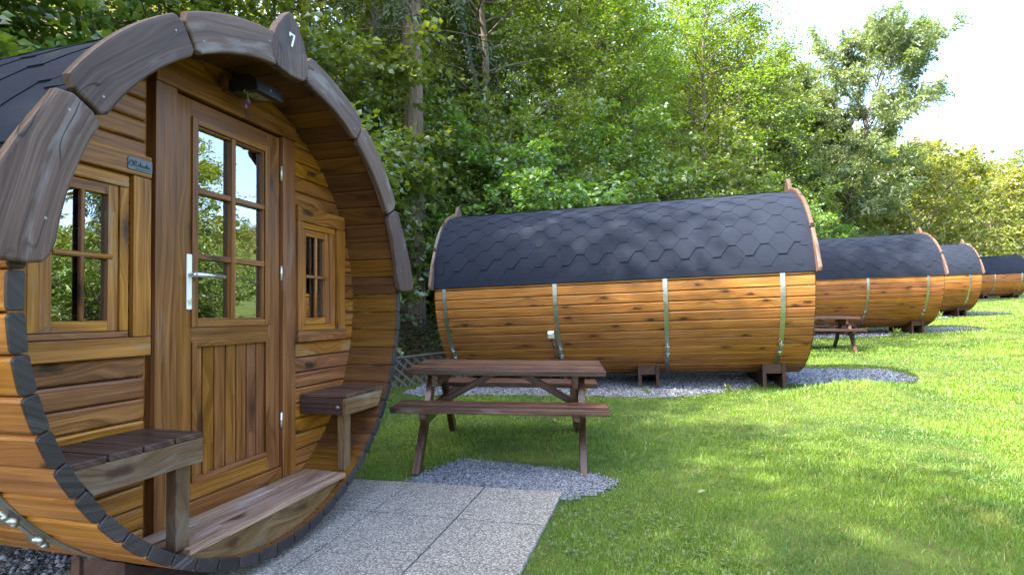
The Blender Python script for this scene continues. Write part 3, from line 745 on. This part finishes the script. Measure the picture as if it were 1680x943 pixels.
for c, b, l in zip(cabins, BAR, LAB): place(c, b); tag(c, l, 'barrel cabin', GRP)
for fo in [o for o in b1.children if o.name.startswith('finial') and o.children]: fo['label'] = 'pointed grey finial marked with a white number seven'

# outlet box and conduit on the second cabin's side
def cyl(t, a, r=1.153): x, z = pol(r, a); return Vector((x, t, z))
m = MB(); t0 = 2.985; 
n_ = Vector((*pol(1, -153),)); N3 = Vector((n_.x, 0, n_.y)); T3 = Vector((-N3.z, 0, N3.x)); c0 = cyl(t0, -153, 1.152)
Mx = Matrix(((0, T3.x, N3.x, c0.x), (1, 0, 0, c0.y), (0, T3.z, N3.z, c0.z), (0, 0, 0, 1)))
m.box(-.038, .038, -.042, .042, 0, .055, 0, Mx); m.box(-.030, .030, -.034, .034, .0555, .064, 0, Mx)
ob = m.build('socket_box', M['plastic'], cabins[1], .005, BASE)
m = MB(); m.tube([cyl(t0 - .02, a, 1.166) for a in np.linspace(-150.5, -118, 14)] , [.010] * 14, 8); m.tube([cyl(t0 - .02, -118, 1.166), cyl(t0 - .02, -112, 1.25), cyl(t0 - .02, -112, 1.25) + Vector((0, 0, -.18))], [.008] * 3, 8)
m.tube([cyl(t0 - .02, -146, 1.166), cyl(t0 - .02, -144.5, 1.166)], [.016, .016], 8)
m.build('conduit', M['pipe'], ob)

# cradles under the barrels
def cradle_mesh():
    m = MB(); arc = [pol(1.156, a) for a in np.linspace(-57.5, -122.5, 15)]
    for t in (-.13, .09):
        o = [(-.625, -1.31), (.625, -1.31), (.625, -.972)] + arc + [(-.625, -.972)]
        m.prism([(x, z + 1.15) for x, z in o], t, t + .042, lambda x, z: (x, z))
    for sd in (-1, 1):
        xs = np.linspace(.40, .612, 5)
        top = [(sd * x, -math.sqrt(1.156 ** 2 - x * x) + 1.15) for x in xs]
        m.prism([(sd * .612, .055), (sd * .40, .02)] + top, -.0875, .0895, lambda x, z: (x, z))
    return m
cm = None
for i, b in enumerate(BAR):
    for t in ((.36, 1.83, 2.78, 4.08) if i else (.34, 1.9)):
        if cm is None: cm = cradle_mesh().build('barrel_cradle', M['support'], None, .004); o = cm
        else: o = cm.copy(); COL.objects.link(o)
        Rm = brot(b); o.matrix_world = Matrix.Translation(Vector(b[0]) + Rm @ Vector((0, t, -1.15))) @ Rm.to_4x4()
        q = {.36: 'just behind its front ring', .34: 'just behind its front ring', 1.83: 'next to the front one', 1.9: 'well back from the porch', 2.78: 'behind the table', 4.08: 'close to its back end'}[t]
        wh = ['nearest cabin', 'second cabin', 'third cabin of the row', 'fourth cabin of the row', 'farthest cabin of the row'][i]
        tag(o, 'dark timber cradle under the %s, %s' % (wh, q), 'support', 'timber cradles carrying the barrel cabins')

# clover flower tucked behind the floodlight arm
Rb = brot(BAR[0]); L2W = lambda p: Vector(BAR[0][0]) + Rb @ Vector(p)
fr = empty('flower', L2W((-.075, .15, .955)))
Ml = Rb.to_4x4()
m = MB(); m.tube([Rb @ Vector(p) for p in ((.02, .03, .09), (.0, .01, .05), (-.006, 0, .0), (-.004, -.004, -.03))], [.002] * 4, 6)
for a in range(4):
    an = a * 1.7; d = Vector((math.cos(an), math.sin(an) * .5, -.35)) * .04; sd = Vector((0, .4, 1)).cross(d).normalized() * .012; p0 = Vector((0, 0, .02))
    vs = [Rb @ q for q in (p0, p0 + d * .5 + sd, p0 + d, p0 + d * .5 - sd)]; m.add(vs, [(0, 1, 2, 3)])
m.build('stem', plain('flower_stem_green', (.16, .26, .05), .6), fr)
m = MB()
for k in range(90):
    z_ = R.uniform(-1, 1); a = R.uniform(0, 2 * pi); q = math.sqrt(1 - z_ * z_); d = Vector((q * math.cos(a), q * math.sin(a), z_)); c = Vector((-.004, -.004, -.045)); sd = d.cross(Vector((.3, .2, 1))).normalized() * .003
    m.add([c + d * .008 + sd, c + d * .008 - sd, c + d * R.uniform(.019, .026)], [(0, 1, 2)])
m.build('petals', plain('mauve_petals', (.30, .12, .26), .7), fr)
tag(fr, 'wilted mauve clover flower hanging from the black floodlight above the door', 'flower')

# ------------------------------------------------------------------ picnic tables
def picnic():
    root = empty('picnic_table'); zt = .66
    b = MB(); ys = np.linspace(-.36, .36, 6)
    for a, c in zip(ys[:-1], ys[1:]): b.box(-.73, .73, a + .007, c - .007, zt - .04, zt + R.uniform(-.001, .001), 0)
    b.build('tabletop', M['table'], root, .004)
    for sd in (-1, 1):
        b = MB()
        for a, c in ((.44, .578), (.586, .722)): b.box(-.725, .725, min(sd * a, sd * c), max(sd * a, sd * c), .415, .453, 0)
        b.build('bench_seat', M['table'], root, .004)
    for x in (-.56, .56):
        sx = 1 if x > 0 else -1
        for sd in (-1, 1):
            b = MB(); b.beam((x, sd * .16, zt - .042), (x, sd * .665, -.02), .048, .085, (0, 1, .4)); b.build('leg', M['table'], root, .004)
        b = MB(); b.prism([(-.70, .414), (.70, .414), (.70, .375), (.64, .325), (-.64, .325), (-.70, .375)], 0, .045, lambda q, z: (q, z))
        o = b; o.v = [(x - sx * .025 - sx * .045 * (1 - v[1] / .045 if sx > 0 else v[1] / .045), v[0], v[2]) for v in b.v]
        o.build('seat_beam', M['table'], root, .003)
        b = MB(); b.box(x - sx * .07 if sx > 0 else x + .026, x - sx * .026 if sx > 0 else x + .07, -.33, .33, zt - .13, zt - .0405, 1); b.build('top_beam', M['table'], root, .003)
        b = MB(); b.beam((x - sx * .072, .0, .385), (sx * .10, 0, zt - .06), .05, .05); b.build('brace', M['table'], root, .003)
    return root
pt = picnic()
def put_table(o, x, y, yaw, dz=0.0): o.location = (x, y, float(gz(x, y)) + dz); o.rotation_euler = (0, 0, yaw)
put_table(pt, -.03, 4.40, -.085)
tag(pt, 'dark red-brown picnic table with attached benches, standing beside the nearest barrel cabin', 'picnic table', 'picnic tables between the cabins')
p2 = copy_tree(pt); put_table(p2, 5.87, 10.98, -.25)
tag(p2, 'picnic table half hidden behind the second cabin, in front of the third one', 'picnic table', 'picnic tables between the cabins')

# ------------------------------------------------------------------ low lattice along the foot of the bank
def lattice():
    root = empty('lattice_fence'); n = 30
    a = np.array([-4.6, 5.0]); c = np.array([-.72, 8.75]); L = np.linalg.norm(c - a); d = (c - a) / L; nrm = np.array([-d[1], d[0]])
    m = MB(); H = .44; k = int(L / .15)
    def W(s, h, off): p = a + d * s + nrm * (h * .35 + off); return (*p, float(gz(*(a + d * s))) + h * .95 - .02)
    for i in range(-5, k):
        for sg in (1, -1):
            s0, s1 = i * .15, i * .15 + sg * H
            if sg < 0: s0, s1 = i * .15 + H, i * .15
            if min(s0, s1) < 0 or max(s0, s1) > L: continue
            m.beam(W(s0, 0, .006 * sg), W(s1, H, .006 * sg), .032, .008, (nrm[0], nrm[1], .3))
    m.build('slats', M['lattice'], root)
    m = MB(); m.beam(W(0, H, 0), W(L, H, 0), .03, .045, (nrm[0], nrm[1], .3)); m.beam(W(0, .0, 0), W(L, .0, 0), .03, .045, (nrm[0], nrm[1], .3)); m.build('rail', M['lattice'], root)
    return tag(root, 'weathered grey diagonal lattice leaning on the bank behind the picnic table', 'lattice')
lattice()

# ------------------------------------------------------------------ trees
def nrm(a): return a / (np.linalg.norm(a, axis=-1, keepdims=True) + 1e-9)
def leaf_geo(P, D, N, L, W, fold=.25):
    D = nrm(D); sd = nrm(np.cross(D, N)); N = np.cross(sd, D)
    L = L[:, None]; W = W[:, None]; mid = P + D * L * .45; f = N * W * fold
    V = np.stack([P, mid + sd * W / 2 + f, P + D * L, mid - sd * W / 2 + f], 1).reshape(-1, 3)
    n = len(P); F = (np.arange(n)[:, None, None] * 4 + np.array([(0, 1, 2), (0, 2, 3)])[None]).reshape(-1, 3)
    return V, F
def sprays(rng, C, D, k, sl, ll, lw, droop=.25, flat=.75):
    """k leaves on each spray: twig from C along D, leaves left and right of it, mostly facing up"""
    n = len(C); C = np.repeat(C, k, 0); D0 = nrm(np.repeat(D, k, 0)); m = n * k
    up = np.array([0, 0, 1.0]); sd = nrm(np.cross(D0, up + rng.normal(0, .25, (n, 3)).repeat(k, 0)))
    u = rng.uniform(0, 1, m); sgn = rng.choice([-1, 1], m)
    slk = np.repeat(sl * rng.uniform(.6, 1.3, n), k)
    P = C + D0 * (u * slk)[:, None] + up * (-droop * u * u * slk)[:, None] + sd * (sgn * rng.uniform(0, .28, m) * slk * (1 - .6 * u))[:, None] + rng.normal(0, .03, (m, 3)) * sl
    d = D0 * rng.uniform(.3, 1, m)[:, None] + sd * (sgn * rng.uniform(.3, 1.1, m))[:, None] + up * (rng.normal(-.35, .3, m))[:, None]
    N = up * flat + rng.normal(0, .45, (m, 3))
    return leaf_geo(P, d, N, ll * rng.uniform(.6, 1.25, m), lw * rng.uniform(.6, 1.25, m))
class Wood:
    def __init__(s): s.V = []; s.F = []; s.k = 0
    def tube(s, pts, rad, n=6):
        pts = np.asarray(pts, float); m = len(pts); d = nrm(np.gradient(pts, axis=0)); ref = np.where(np.abs(d[:, 2:3]) < .9, np.array([[0, 0, 1.0]]), np.array([[1.0, 0, 0]]))
        x = nrm(np.cross(d, ref)); y = np.cross(d, x); a = np.arange(n) * 2 * pi / n
        V = pts[:, None] + (x[:, None] * np.cos(a)[None, :, None] + y[:, None] * np.sin(a)[None, :, None]) * np.asarray(rad, float)[:, None, None]
        i = np.arange(m - 1)[:, None] * n; j = np.arange(n)[None]
        F = np.stack([i + j, i + (j + 1) % n, i + n + (j + 1) % n, i + n + j], -1).reshape(-1, 4)
        s.V.append(V.reshape(-1, 3)); s.F.append(F + s.k); s.k += m * n
    def mesh(s, name, mat): return npmesh(name, np.concatenate(s.V), np.concatenate(s.F), [mat], 4, True)
def limb(rng, p0, az, el, L, bend, n=7):
    pts = [np.array(p0, float)]; st = L / (n - 1)
    for i in range(n - 1):
        az += rng.normal(0, .16); el += bend / n + rng.normal(0, .08)
        pts.append(pts[-1] + st * np.array([math.cos(az) * math.cos(el), math.sin(az) * math.cos(el), math.sin(el)]))
    return np.array(pts)
def broad(seed, H, RW, nl, k, ll, lw, per, lo=.12, hi=.98, wood_m='bark', leaf='leaf', sl=.8, r0=None, stems=1, lean=.0, el=(.1, .9), droop=.25, crown_mid=.55, sub=2, name='tree'):
    """limbs off one or more trunks, sub-limbs off the limbs, leaf sprays along the outer parts of both"""
    rng = np.random.default_rng(seed); W = Wood(); C = []; D = []
    r0 = r0 or H * .016
    for sidx in range(stems):
        az0 = rng.uniform(0, 2 * pi) if stems > 1 else 0; el0 = pi / 2 - (rng.uniform(.1, .45) if stems > 1 else lean)
        tr = limb(rng, (rng.normal(0, .15) * (stems > 1), rng.normal(0, .15) * (stems > 1), -.5), az0, el0, H * (rng.uniform(.75, 1.0) if stems > 1 else 1.0), 0, 10)
        W.tube(tr, np.linspace(r0 * (1 if stems == 1 else .45), .012, 10), 8)
        for i in range(nl // stems):
            f = lo + (hi - lo) * ((i + rng.uniform(0, 1)) / (nl / stems)) ** .8
            q = f * 9; a = int(min(q, 8)); p = tr[a] + (tr[a + 1] - tr[a]) * (q - a)
            prof = math.sqrt(max(.06, 1 - ((f - crown_mid) / (1.02 - crown_mid if f > crown_mid else crown_mid * 1.15)) ** 2))
            L = RW * prof * rng.uniform(.7, 1.12); az = i * 2.4 + rng.normal(0, .3)
            e = el[0] + (el[1] - el[0]) * f + rng.normal(0, .15)
            lb = limb(rng, p, az, e, L, -droop)
            W.tube(lb, np.linspace(max(.012, r0 * .32 * (1 - f * .6)), .006, len(lb)), 5)
            brs = [lb]
            for s_ in range(sub):
                j = rng.integers(2, 6); brs.append(limb(rng, lb[j], az + rng.choice([-1, 1]) * rng.uniform(.4, 1.0), e + rng.normal(0, .3), L * rng.uniform(.3, .55), -droop, 5))
                W.tube(brs[-1], np.linspace(.012, .004, 5), 4)
            for br in brs:
                m = max(3, int(per * (len(br) / 7)))
                t_ = rng.uniform(.28, 1, m) * (len(br) - 1.001); ii = t_.astype(int); pp = br[ii] + (br[ii + 1] - br[ii]) * (t_ - ii)[:, None]
                dd = nrm(br[ii + 1] - br[ii]) + rng.normal(0, .55, (m, 3)) * np.array([1, 1, .55])
                C.append(pp + rng.normal(0, .10, (m, 3))); D.append(dd)
    V, F = sprays(rng, np.concatenate(C), np.concatenate(D), k, sl, ll, lw)
    return W.mesh(name + '_trunk', M[wood_m]), npmesh(name + '_crown', V, F, [M[leaf]])
def spruce(seed, H, RW, n_w=26, bare=.18, k=26, nb=6, name='spruce', r0=None):
    rng = np.random.default_rng(seed); W = Wood(); C = []; D = []
    W.tube(np.array([(0, 0, z) for z in np.linspace(-.5, H, 9)]), np.linspace(r0 or H * .014, .02, 9), 10)
    for i in range(n_w):
        f = bare + (1 - bare) * (i / n_w); L = RW * (1 - f) ** .75 * rng.uniform(.8, 1.1) + .15
        for j in range(nb):
            az = j * 2 * pi / nb + i * .7 + rng.normal(0, .15); lb = limb(rng, (0, 0, f * H), az, .18, L * rng.uniform(.75, 1.1), -.75, 6)
            W.tube(lb, np.linspace(.022, .005, 6), 4); m = max(3, int(L * 4.2))
            t_ = rng.uniform(.15, 1, m) * 4.99; ii = t_.astype(int); C.append(lb[ii] + (lb[ii + 1] - lb[ii]) * (t_ - ii)[:, None])
            D.append(nrm(lb[ii + 1] - lb[ii]) + rng.normal(0, .5, (m, 3)) * np.array([1, 1, .2]) + np.array([0, 0, -.55]))
    V, F = sprays(rng, np.concatenate(C), np.concatenate(D), k, .62, .17, .030, .5, .3)
    return W.mesh(name + '_trunk', M['bark_s']), npmesh(name + '_crown', V, F, [M['needle']])
def ivy_trunk(seed, H):
    rng = np.random.default_rng(seed); W = Wood(); tr = limb(rng, (0, 0, -.5), 0, pi / 2, H, 0, 12); W.tube(tr, np.linspace(.17, .05, 12), 8)
    n = 3600; q = rng.uniform(0, 10.99, n); i = q.astype(int); p = tr[i] + (tr[i + 1] - tr[i]) * (q - i)[:, None]; a = rng.uniform(0, 2 * pi, n)
    o = np.stack([np.cos(a), np.sin(a), np.zeros(n)], 1); p = p + o * rng.uniform(.10, .26, n)[:, None] * (1.1 - q / 22)[:, None]
    V, F = leaf_geo(p, np.stack([o[:, 1], -o[:, 0], -rng.uniform(.2, 1, n)], 1), o + rng.normal(0, .4, (n, 3)), rng.uniform(.06, .12, n), rng.uniform(.05, .10, n))
    return W.mesh('ivy_trunk', M['bark']), npmesh('ivy', V, F, [M['ivy']])

KIND = {
    'hazel': [broad(s, 4.6, 2.3, 40, 15, .125, .100, 11, .05, .97, 'bark', 'hazel', .62, stems=6, el=(.0, .9), crown_mid=.45, name='hazel') for s in (1, 2, 3)],
    'beech': [broad(s, 12.5, 3.9, 54, 15, .125, .082, 16, .16, .98, 'bark', 'leaf', .95, el=(-.15, .9), name='beech') for s in (4, 5)],
    'hornbeam': [broad(s, 11.5, 3.6, 50, 14, .12, .07, 15, .14, .98, 'bark', 'leaf_y', .95, el=(-.1, .9), name='hornbeam') for s in (6, 7)],
    'spruce': [spruce(8, 17, 2.7), spruce(9, 15, 2.4)],
    'bare_spruce': [spruce(10, 19, 2.3, 18, .36, 26, 5, r0=.36)],
    'young_spruce': [spruce(14, 6.4, 1.7, 20, .06, 22, 6)],
    'willow': [broad(12, 13.5, 4.6, 90, 34, .22, .06, 24, .22, .95, 'bark', 'willow', .85, r0=.24, stems=3, el=(.2, .95), crown_mid=.66, sub=4, droop=.35, name='willow')],
    'far': [broad(s, 10, 3.9, 34, 11, .30, .22, 9, .10, .97, 'bark', 'far', 1.0, el=(-.1, .9), sub=1, name='hill_tree') for s in (15, 16)],
    'russet': [broad(17, 9, 3.4, 30, 11, .30, .2, 9, .12, .97, 'bark', 'russet', 1.0, sub=1, name='russet_tree')],
    'ivy': [ivy_trunk(18, 11)],
    'airy': [broad(25, 12.5, 3.8, 46, 12, .13, .085, 7, .25, .98, 'bark', 'leaf_y', .9, el=(-.1, .9), name='airy_tree')],
    'meadow': [broad(s, 6.2, 2.2, 34, 13, .13, .075, 11, .12, .97, 'bark', 'leaf_y', .7, el=(0, .95), name='meadow_tree') for s in (20, 21)],
}
LBL = {
    'hazel': 'hazel bush with large soft leaves at the foot of the wooded bank', 'beech': 'tall broadleaf tree with dense dark green crown in the wood behind the cabins',
    'hornbeam': 'tall broadleaf tree with bright yellow-green crown in the wood behind the cabins', 'spruce': 'dark spruce with drooping needle branches in the wood behind the nearest cabin',
    'far': 'round pale green tree on the sunny hillside beyond the farthest cabins'}
GR = {'hazel': 'hazel bushes along the foot of the bank', 'beech': 'dark broadleaf trees of the wood', 'hornbeam': 'bright broadleaf trees of the wood', 'spruce': 'spruces of the wood', 'far': 'trees on the far hillside'}
NAME = {'hazel': 'hazel_bush', 'beech': 'broadleaf_tree', 'hornbeam': 'broadleaf_tree', 'spruce': 'spruce_tree', 'bare_spruce': 'spruce_tree', 'young_spruce': 'spruce_tree', 'willow': 'willow_tree', 'far': 'hillside_tree', 'russet': 'russet_tree', 'ivy': 'ivy_tree', 'airy': 'broadleaf_tree', 'meadow': 'meadow_tree'}
tr_rng = random.Random(21)
def tree(kind, x, y, sc=1.0, rot=None, label=None, group=None, var=None, sz=None, cat=None):
    ms = KIND[kind]; tm, cmh = ms[var if var is not None else tr_rng.randrange(len(ms))]
    o = empty(NAME[kind], (x, y, float(gz(x, y)))); o.rotation_euler = (0, 0, rot if rot is not None else tr_rng.uniform(0, 6.28)); s = sc * tr_rng.uniform(.93, 1.07); o.scale = (s, s, (sz or 1) * s)
    link('trunk', tm, o); link('ivy' if kind == 'ivy' else 'crown', cmh, o)
    tag(o, label or LBL[kind], cat or ('bush' if kind == 'hazel' else 'tree'), group if label else GR[kind]); return o
def UV(u, v): p = EU * u + EN * v; return float(p[0]), float(p[1])

HGT = {'beech': 13, 'hornbeam': 12, 'spruce': 17, 'far': 10.5}
def fit_tree(kind, x, y, sc, **kw):
    """the wood is tall up to its edge by the willow and low on the hillside beyond"""
    D = max(y, 1); a = x / D
    if y > 5 and a > .40:
        top = (.41 - .2 * min(1, max(0, (a - .46) / .03)) + .10) if a < .49 else .305 + tr_rng.uniform(-.03, .02) - .05 * min(1, (a - .49) / .4)
        smax = (top * D - float(gz(x, y))) / HGT[kind]
        if smax < .32: return
        sc = min(sc, smax)
    tree(kind, x, y, sc, **kw)
# single trees the photograph shows apart
tree('willow', 17.2, 30.5, .80, .6, 'tall loose willow with grey-green airy crown standing against the pale sky', sz=1.45)
px = lambda p, Y: (p - 840) / 922 * Y
tree('bare_spruce', px(676, 11.6), 11.6, .85, 0, 'spruce with a thick bare sunlit trunk behind the ridge of the nearest cabin')
tree('ivy', px(771, 15.5), 15.5, .95, 0, 'slim tree trunk wrapped in dark ivy between hazel bushes')
tree('bare_spruce', px(615, 13.5), 13.5, .62, 2, 'thinner bare spruce trunk left of the thick sunlit one')
tree('russet', 52, 70, 1.0, 1, 'hillside tree with russet leaves among pale green crowns'); tree('russet', 44, 62, .7, 3, 'smaller hillside tree turning russet near the willow'); tree('russet', 63, 80, 1.0, 2, 'farthest russet tree on the hillside, high above the last cabin')
for X_, Y_, c_ in ((700, 19, .75), (765, 21.5, .9), (640, 20.5, .85), (730, 24, 1.0)): tree('hornbeam', px(X_, Y_), float(Y_), c_)
rr = random.Random(4)
# bushes along the foot of the bank
u = -7.0
while u < 34:
    for v in (8.7, 10.6):
        x, y = UV(u + rr.uniform(-.5, .5), v + rr.uniform(-.35, .5))
        if y > 0 and 600 < 840 + 922 * x / y < 760:
            if v < 9: continue
            x, y = x + EN[0] * .9, y + EN[1] * .9
        tree('hazel', x, y, rr.uniform(.75, 1.15) * (.85 if v < 9 else 1.1))
    u += 1.75
# the wood on the bank
u = -16.0
while u < 40:
    for v, st in ((12.2, 1), (16, 1), (20.5, 1)):
        x, y = UV(u + rr.uniform(-1, 1), v + rr.uniform(-1, 1))
        k = rr.choice(['beech', 'hornbeam', 'hornbeam', 'hornbeam', 'spruce'] if u < 8 else ['beech', 'hornbeam', 'hornbeam'])
        if abs(x / y * 922 + 840 - 690) < 300 and y < 15.0: continue
        if u > 31 or (u < 9 and v > 19 and rr.random() < .5): continue
        c = rr.uniform(.8, 1.1)
        if u > 3 and v < 18 and x / max(y, 1) < .46: c = max(c, min(1.45, (.56 * y - float(gz(x, y))) / HGT[k]))
        fit_tree(k, x, y, c)
    u += 3.3
# tall trees close behind the nearest cabin, whose crowns shade the lawn
for u, v, k, c in ((-9.5, 8.0, 'beech', 1.15), (-4.2, 9.6, 'hornbeam', 1.2), (.4, 12.6, 'beech', 1.3)):
    x, y = UV(u, v); tree(k, x, y, c)
for i, (x, y, c) in enumerate(((-8.2, .6, 1.0), (-6.2, -2.6, .95), (-10.5, -3.6, 1.15), (-5.0, -6.0, 1.0), (-9.6, 3.6, 1.1))):  # unseen trees left of and behind the camera, added to dapple the lawn
    tree('airy', x, y, c, i * 1.9, 'unseen thin-crowned tree left of the nearest cabin, added to throw dappled shade on the lawn', 'unseen thin-crowned trees added for dappled shade')
# beyond: the hillside
u = 41.0
while u < 165:
    for v in (7.5, 13, 19, 26, 34):
        st = 1 + (u - 40) / 60
        x, y = UV(u + rr.uniform(-2, 2), v + rr.uniform(-2, 2)); fit_tree('far', x, y, rr.uniform(.75, 1.15))
    u += 4.2 + (u - 41) * .03
for i in range(70):
    u = rr.uniform(84, 185); v = rr.uniform(-60, 6); x, y = UV(u, v); fit_tree('far', x, y, rr.uniform(.9, 1.3))
# trees across the meadow, seen mirrored in the panes
for x, y in ((11.6, 7.4), (12.0, 9.4), (10.6, 5.0), (14.4, 12.2), (13.0, 8.4)):
    tree('hazel', x, y, .62, None, 'low leafy bush across the meadow, mirrored in the panes of the nearest cabin', 'bushes across the meadow')
u = 33.0
while u < 42:
    for v in (9.5, 14):
        x, y = UV(u + rr.uniform(-1, 1), v + rr.uniform(-1, 1)); fit_tree('far', x, y, rr.uniform(.5, .65))
    u += 3
for i, (k, x, y, s, l) in enumerate([('young_spruce', 12.6, 9.0, 1.1, 'young spruce across the meadow, mirrored in the door panes'), ('meadow', 14.2, 9.5, 1.15, 'loose green tree across the meadow with its twigs reaching into the picture'),
        ('young_spruce', 13.0, 3.0, .9, 'young spruce across the meadow, mirrored in the left window'), ('meadow', 12.4, 5.2, .9, 'small leafy tree between two young spruces across the meadow'),
        ('young_spruce', 17.0, 10.2, 1.1, 'taller spruce standing behind the loose meadow tree'), ('meadow', 18.5, 2.2, .8, 'leafy tree across the meadow furthest from the cabins'), ('meadow', 18.5, 13.0, 1.1, 'leafy tree across the meadow nearest to the farthest cabin')]):
    tree(k, x, y, s, i * 1.3, l, 'trees across the meadow')

# leaf litter and low ivy on the bank
def bank_cover():
    rng = np.random.default_rng(31); n = 60000
    uu = rng.uniform(-8, 30, n); vv = rng.uniform(7.3, 12, n) ; p = EU[None] * uu[:, None] + EN[None] * vv[:, None]
    P = np.stack([p[:, 0], p[:, 1], gz(p[:, 0], p[:, 1]) + rng.uniform(0, .05, n) + rng.uniform(0, .25, n) * (vv > 8.0)], 1)
    a = rng.uniform(0, 2 * pi, n); d = np.stack([np.cos(a), np.sin(a), rng.normal(0, .25, n)], 1); N = np.array([0, 0, 1.0]) + rng.normal(0, .4, (n, 3))
    V, F = leaf_geo(P, d, N, rng.uniform(.05, .10, n), rng.uniform(.035, .07, n)); mi = np.repeat((rng.uniform(0, 1, n) < np.clip(.75 - (vv - 7.4) * .8, .15, .7)).astype(int), 2)
    return npmesh('ground_ivy', V, F, [M['ivy'], M['russet']], 3, False, mi)
setting(link('ground_ivy', bank_cover()), 'stuff')

# small weeds growing in the gravel, a few fallen leaves on the lawn
def weed(x, y, seed, sc, label):
    rng = np.random.default_rng(seed); n = 46; a = rng.uniform(0, 2 * pi, n); el = rng.uniform(.2, 1.4, n)
    d = np.stack([np.cos(a) * np.cos(el), np.sin(a) * np.cos(el), np.sin(el)], 1); P = d * rng.uniform(.0, .08, n)[:, None] * np.array([1, 1, 1.2])
    V, F = leaf_geo(P * sc, d, np.array([0, 0, 1.0]) + rng.normal(0, .3, (n, 3)), rng.uniform(.04, .075, n) * sc, rng.uniform(.015, .03, n) * sc)
    o = link('weed_plant', npmesh('weed_plant', V, F, [M['hazel']])); o.location = (x, y, float(gz(x, y)) + .01)
    return tag(o, label, 'plant', 'weeds in the gravel')
weed(1.62, 6.75, 1, .65, 'small green weed in the gravel beside the second cabin, next to a cradle'); weed(2.55, 6.62, 2, .8, 'leafy weed at the edge of the gravel in front of the second cabin')
weed(.9, 6.9, 3, .9, 'small weed in the gravel behind the picnic table'); weed(9.0, 13.2, 4, 1.6, 'leafy weed growing beneath the third cabin'); weed(14.1, 18.6, 5, 2.0, 'leafy weed at the foot of the fourth cabin')
def fallen(x, y, rot, col, label):
    m = MB(); k = [(a * .62, b * .62) for a, b in [(0, 0), (.03, .022), (.06, .026), (.085, .012), (.105, 0), (.085, -.014), (.06, -.024), (.03, -.02)]]
    m.add([(a, b, .012 + .25 * abs(b) + .08 * a) for a, b in k], [(0, 1, 7), (1, 2, 6, 7), (2, 3, 5, 6), (3, 4, 5)])
    o = m.build('fallen_leaf', plain('dry_leaf', col, .7)); o.location = (x, y, float(gz(x, y)) + .018); o.rotation_euler = (0, 0, rot); tag(o, label, 'leaf')
fallen(1.06, 3.20, .6, (.16, .22, .08), 'pale green fallen leaf lying on the lawn right of the paved path'); fallen(.42, 5.3, 2.1, (.26, .12, .05), 'brown curled leaf on the grass behind the picnic table')
